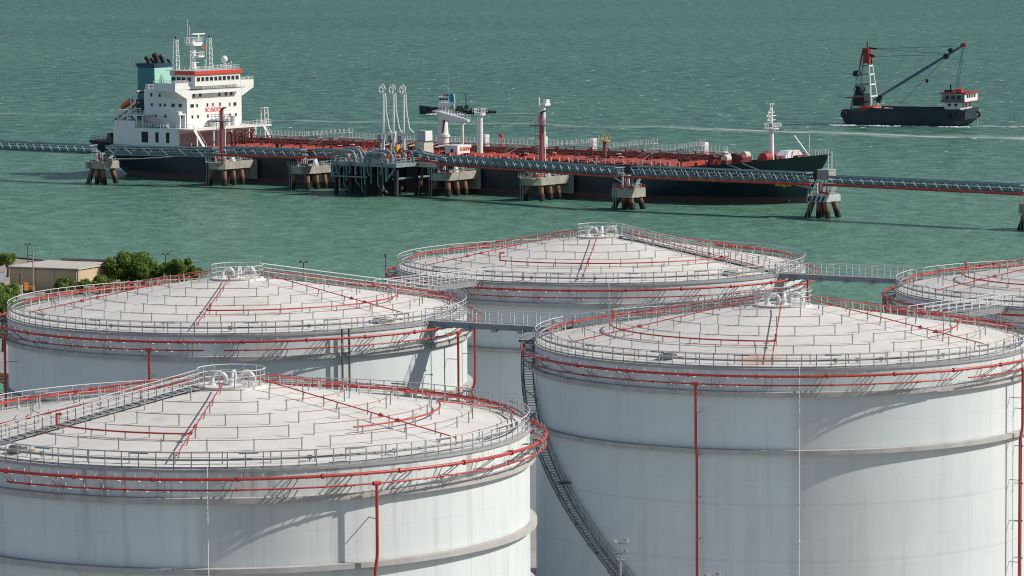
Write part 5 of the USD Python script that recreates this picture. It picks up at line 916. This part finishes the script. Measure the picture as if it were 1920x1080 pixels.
# ================================================================ shore at the left: low building, trees, lamp masts, yard clutter
bh = thing('warehouse', 'low tan building with a pale flat roof at the left shore', 'building', (-68.9, 620.6, GZ), 156.0)
Lw, Dw, Hw = 12.6, 12.0, 3.75
part(bh, 'wall', MB().box((Lw / 2, -Dw / 2, Hw / 2), (Lw, Dw, Hw)), 'wall_tan')
rf_ = part(bh, 'roof', MB().box((Lw / 2, -Dw / 2, Hw + .09), (Lw + .5, Dw + .5, .18)), 'roof_pale'); part(rf_, 'rear_parapet', MB().box((Lw / 2 - 1.5, -Dw - .15, Hw + .35), (Lw - 2, .3, .5)), 'roof_edge'); part(rf_, 'gutter', MB().box((Lw / 2, .32, Hw - .02), (Lw + .4, .12, .16)), 'roof_edge')
part(bh, 'door', MB().box((2.2, .03, 1.3), (1.1, .08, 2.4)), 'door_grey'); part(bh, 'down_spout', MB().bar((.25, .12, 0), (.25, .12, Hw), .12), 'roof_pale')
for x in (4.5, 8.0, 11.0): part(bh, 'pilaster', MB().box((x, .06, Hw / 2), (.25, .12, Hw)), 'wall_tan')
sh_ = thing('shed', 'narrow blue grey container standing at the left end of the tan building', 'container', (-82.6, 623.5, GZ), 156.0)
part(sh_, 'body', MB().box((0, 0, 1.6), (2.0, 2.6, 3.2)), 'door_grey'); part(sh_, 'roof', MB().box((0, 0, 3.24), (2.2, 2.8, .1)), 'mid_grey'); part(sh_, 'door', MB().box((0, 1.33, 1.4), (1.2, .05, 2.4)), 'jetty_blue')
rg = np.random.RandomState(9)
mc = thing('excavator', 'orange excavator parked before the tan building wall', 'excavator', (-77.0, 621.6, GZ), 20); UsdGeom.Xformable(stage.GetPrimAtPath(mc)).AddScaleOp().Set(Gf.Vec3f(.55, .55, .55))
part(mc, 'track', MB().box((0, -1.0, .4), (3.4, .6, .8)), 'rubber'); part(mc, 'track', MB().box((0, 1.0, .4), (3.4, .6, .8)), 'rubber'); part(mc, 'body', MB().box((.2, 0, 1.35), (3.2, 2.4, 1.0)), 'machine_orange'); part(mc, 'cab', MB().box((-.6, .6, 2.3), (1.4, 1.1, 1.3)), 'machine_orange')
part(mc, 'arm', MB().bar((-1.2, -.3, 1.6), (-3.8, -.3, 2.9), .45).bar((-3.8, -.3, 2.9), (-5.2, -.3, 1.0), .35), 'machine_orange'); part(mc, 'bucket', MB().box((-5.3, -.3, .7), (.8, 1.0, .8)), 'dark_steel')
ps = thing('timber_post', 'brown post with a white foot in front of the tan building', 'post', (-78.0, 620.2, GZ)); part(ps, 'shaft', MB().bar((0, 0, 0), (0, 0, 3.2), .35), 'timber'); part(ps, 'foot', MB().box((0, 0, .7), (.5, .5, 1.4)), 'ship_white')
def yard_lamp(x, y, h, label, heads=True, dark=True):
    t = thing('lamp_mast', label, 'lamp mast', (x, y, GZ)); lk = 'dark_steel' if dark else 'galvanised'
    part(t, 'pole', MB().tube([(0, 0, 0), (0, 0, h)], [.13, .08], 8), lk, 40)
    if heads:
        part(t, 'crossarm', MB().box((0, 0, h), (.9, .08, .07)), lk)
        for dx in (-.4, .4): part(t, 'floodlight', MB().box((dx, -.12, h + .15), (.32, .25, .3), 15), lk)
    else:
        for z in (h - .9, h - 1.9): part(t, 'crossbar', MB().bar((-1.0, 0, z), (1.0, .2, z + .15), .12), lk)
yard_lamp(-84.2, 680, 2.9, 'dark lamp mast with four heads at the far left on the quay'); yard_lamp(-76.1, 621.0, 6.9, 'thin grey pole with two crossbars in front of the tan building', False, False)
yard_lamp(-56.7, 640, 4.4, 'dark lamp mast rising behind the right hand trees'); yard_lamp(-27.3, 512, 14.1, 'dark lamp mast with its head just above the left tank roof, against the sea')
yp = thing('thin_pole', 'thin black pole left of the back tank', 'pole', (-13.1, 405.2, GZ)); part(yp, 'shaft', MB().tube([(0, 0, 0), (0, 0, 24.0)], [.1, .05], 6), 'dark_steel', 40); part(yp, 'tip', MB().box((0, 0, 24.1), (.2, .2, .3)), 'dark_steel')
def tree(x, y, h, w, label, look='leaf', seed=0, nleaf=6000, trunk=.28, low=.25, leaf=.30):
    rg = np.random.RandomState(seed); t = thing('broadleaf_tree' if h > 2.9 else 'shrub', label, 'tree' if h > 2.9 else 'shrub', (x, y, GZ))
    tm = MB().tube([(0, 0, -.1), (.1, .05, h * .3), (.05, .1, h * .6)], [trunk, trunk * .7, trunk * .35], 8)
    for k in range(7):
        a = k * .9 + rg.rand(); z0 = h * (.22 + .05 * k); e = np.array([math.cos(a) * w * .32, math.sin(a) * w * .3, z0 + h * .28]); tm.tube([(.08, .06, z0), e * [.5, .5, 1] - [0, 0, h * .06], e], [trunk * .4, trunk * .25, trunk * .1], 5)
    part(t, 'trunk', tm, 'bark', 40)
    n = int(14 + w * 3); C = []
    while len(C) < n:
        p = rg.uniform(-1, 1, 3)
        if np.linalg.norm(p) < 1: C.append(p * [w * .43, w * .40, h * (1 - low) * .42] + [0, 0, h * (low + (1 - low) * .5)])
    C = np.array(C); rad = rg.uniform(.55, 1.15, n) * min(w * .17, 1.5)
    i = rg.randint(0, n, nleaf); d = rg.normal(size=(nleaf, 3)); d /= np.linalg.norm(d, axis=1)[:, None]
    P = C[i] + d * (rad[i] * rg.uniform(.45, 1.0, nleaf) ** .5)[:, None]; P[:, 2] = np.maximum(P[:, 2], .1)
    a = rg.normal(size=(nleaf, 3)); a /= np.linalg.norm(a, axis=1)[:, None]; b = np.cross(a, d + rg.normal(size=(nleaf, 3)) * .4); b /= np.linalg.norm(b, axis=1)[:, None]
    s = (leaf * rg.uniform(.6, 1.2, nleaf))[:, None]
    V = np.stack([P - a * s, P + b * s * .45, P + a * s, P - b * s * .45], 1).reshape(-1, 3); q = np.arange(nleaf * 4).reshape(-1, 4)
    part(t, 'crown', (V, np.vstack([q[:, [0, 1, 2]], q[:, [0, 2, 3]]])), look, False, None, 'stuff')
tree(-61.2, 628, 5.3, 8.6, 'largest dark green tree, right of the tan building', 'leaf', 1, 9000); tree(-53.6, 628, 5.0, 5.2, 'rounded green tree right of a smaller one, before the sea', 'leaf', 2, 5000); tree(-50.6, 626, 3.9, 2.8, 'rightmost dark tree behind the left tank railing', 'leaf', 3, 3500)
tree(-57.6, 630, 3.5, 3.0, 'smaller green tree between the large tree and the rounded one', 'leaf', 9, 3000)
tree(-83.9, 650, 4.0, 3.2, 'tree at the left edge above the tan building roof', 'leaf', 4, 4000, low=.4)
tree(-70.6, 618.5, 2.7, 3.6, 'light green bush tree before the tan building wall', 'leaf_light', 5, 3000, .1, .05, .24); tree(-67.8, 619.5, 2.3, 2.8, 'light green bush tree at the corner of the tan building', 'leaf_light', 6, 2500, .1, .05, .24); tree(-65.0, 621, 2.7, 3.4, 'light green bush tree before the bright end wall', 'leaf_light', 7, 3500, .12, .05, .26)
tree(-62.8, 606, 3.9, 3.6, 'light green tree just above the left tank railing', 'leaf_light', 8, 3500, .12, .05, .26)
for i, (x, y, h, w) in enumerate(((-73.5, 560, 6.5, 5), (-70, 536, 7.5, 5.5), (-73, 545, 7.0, 5), (-78, 600, 3.5, 5.0), (-80, 585, 4, 5))): tree(x, y, h, w, ('middle tree left of the left tank shell', 'lowest tree left of the left tank shell', 'dark tree between two others left of the left tank', 'bushy tree below the orange excavator', 'bushy tree at the left edge under the building')[i], ('leaf', 'leaf', 'leaf', 'leaf_light', 'leaf_light')[i], 20 + i, 5000)
for k in range(7): b_ = MB().bar((-68.5 + k * .28, 500 + k * .5, GZ + .25 + .3 * (k % 3)), (-62.5 + k * .3, 497 + k * .4, GZ + .25 + .3 * (k % 3)), .28); top('timber_beam', b_, 'timber', 'reddish timber beam in the stack left of the left tank', 'timber beam', 'stack of timber beams at the left edge')
tm_ = MB(); gxy = np.stack(np.meshgrid(np.linspace(-1.6, 1.6, 14), np.linspace(-1.6, 1.6, 14), indexing='ij'), -1).reshape(-1, 2); zz = 1.5 * np.exp(-(gxy ** 2).sum(1) / 2.2) + .5 * meshkit.fbm(np.c_[gxy * 1.1, np.zeros(len(gxy))], 3)
tm_.quads(np.c_[gxy[:, 0] - 64.6, gxy[:, 1] + 487, GZ + zz], [[i * 14 + j, (i + 1) * 14 + j, (i + 1) * 14 + j + 1, i * 14 + j + 1] for i in range(13) for j in range(13)])
top('tarpaulin', tm_, 'tarp_green', 'crumpled green tarpaulin over a heap at the left edge', 'tarpaulin', smooth=50)
mast(7.9, 287, 13.4, 'floodlight mast with four lamps before the right hand tank shell'); mast(14.65, 286, 11.0, 'lower floodlight mast at the bottom edge, only its head in view')
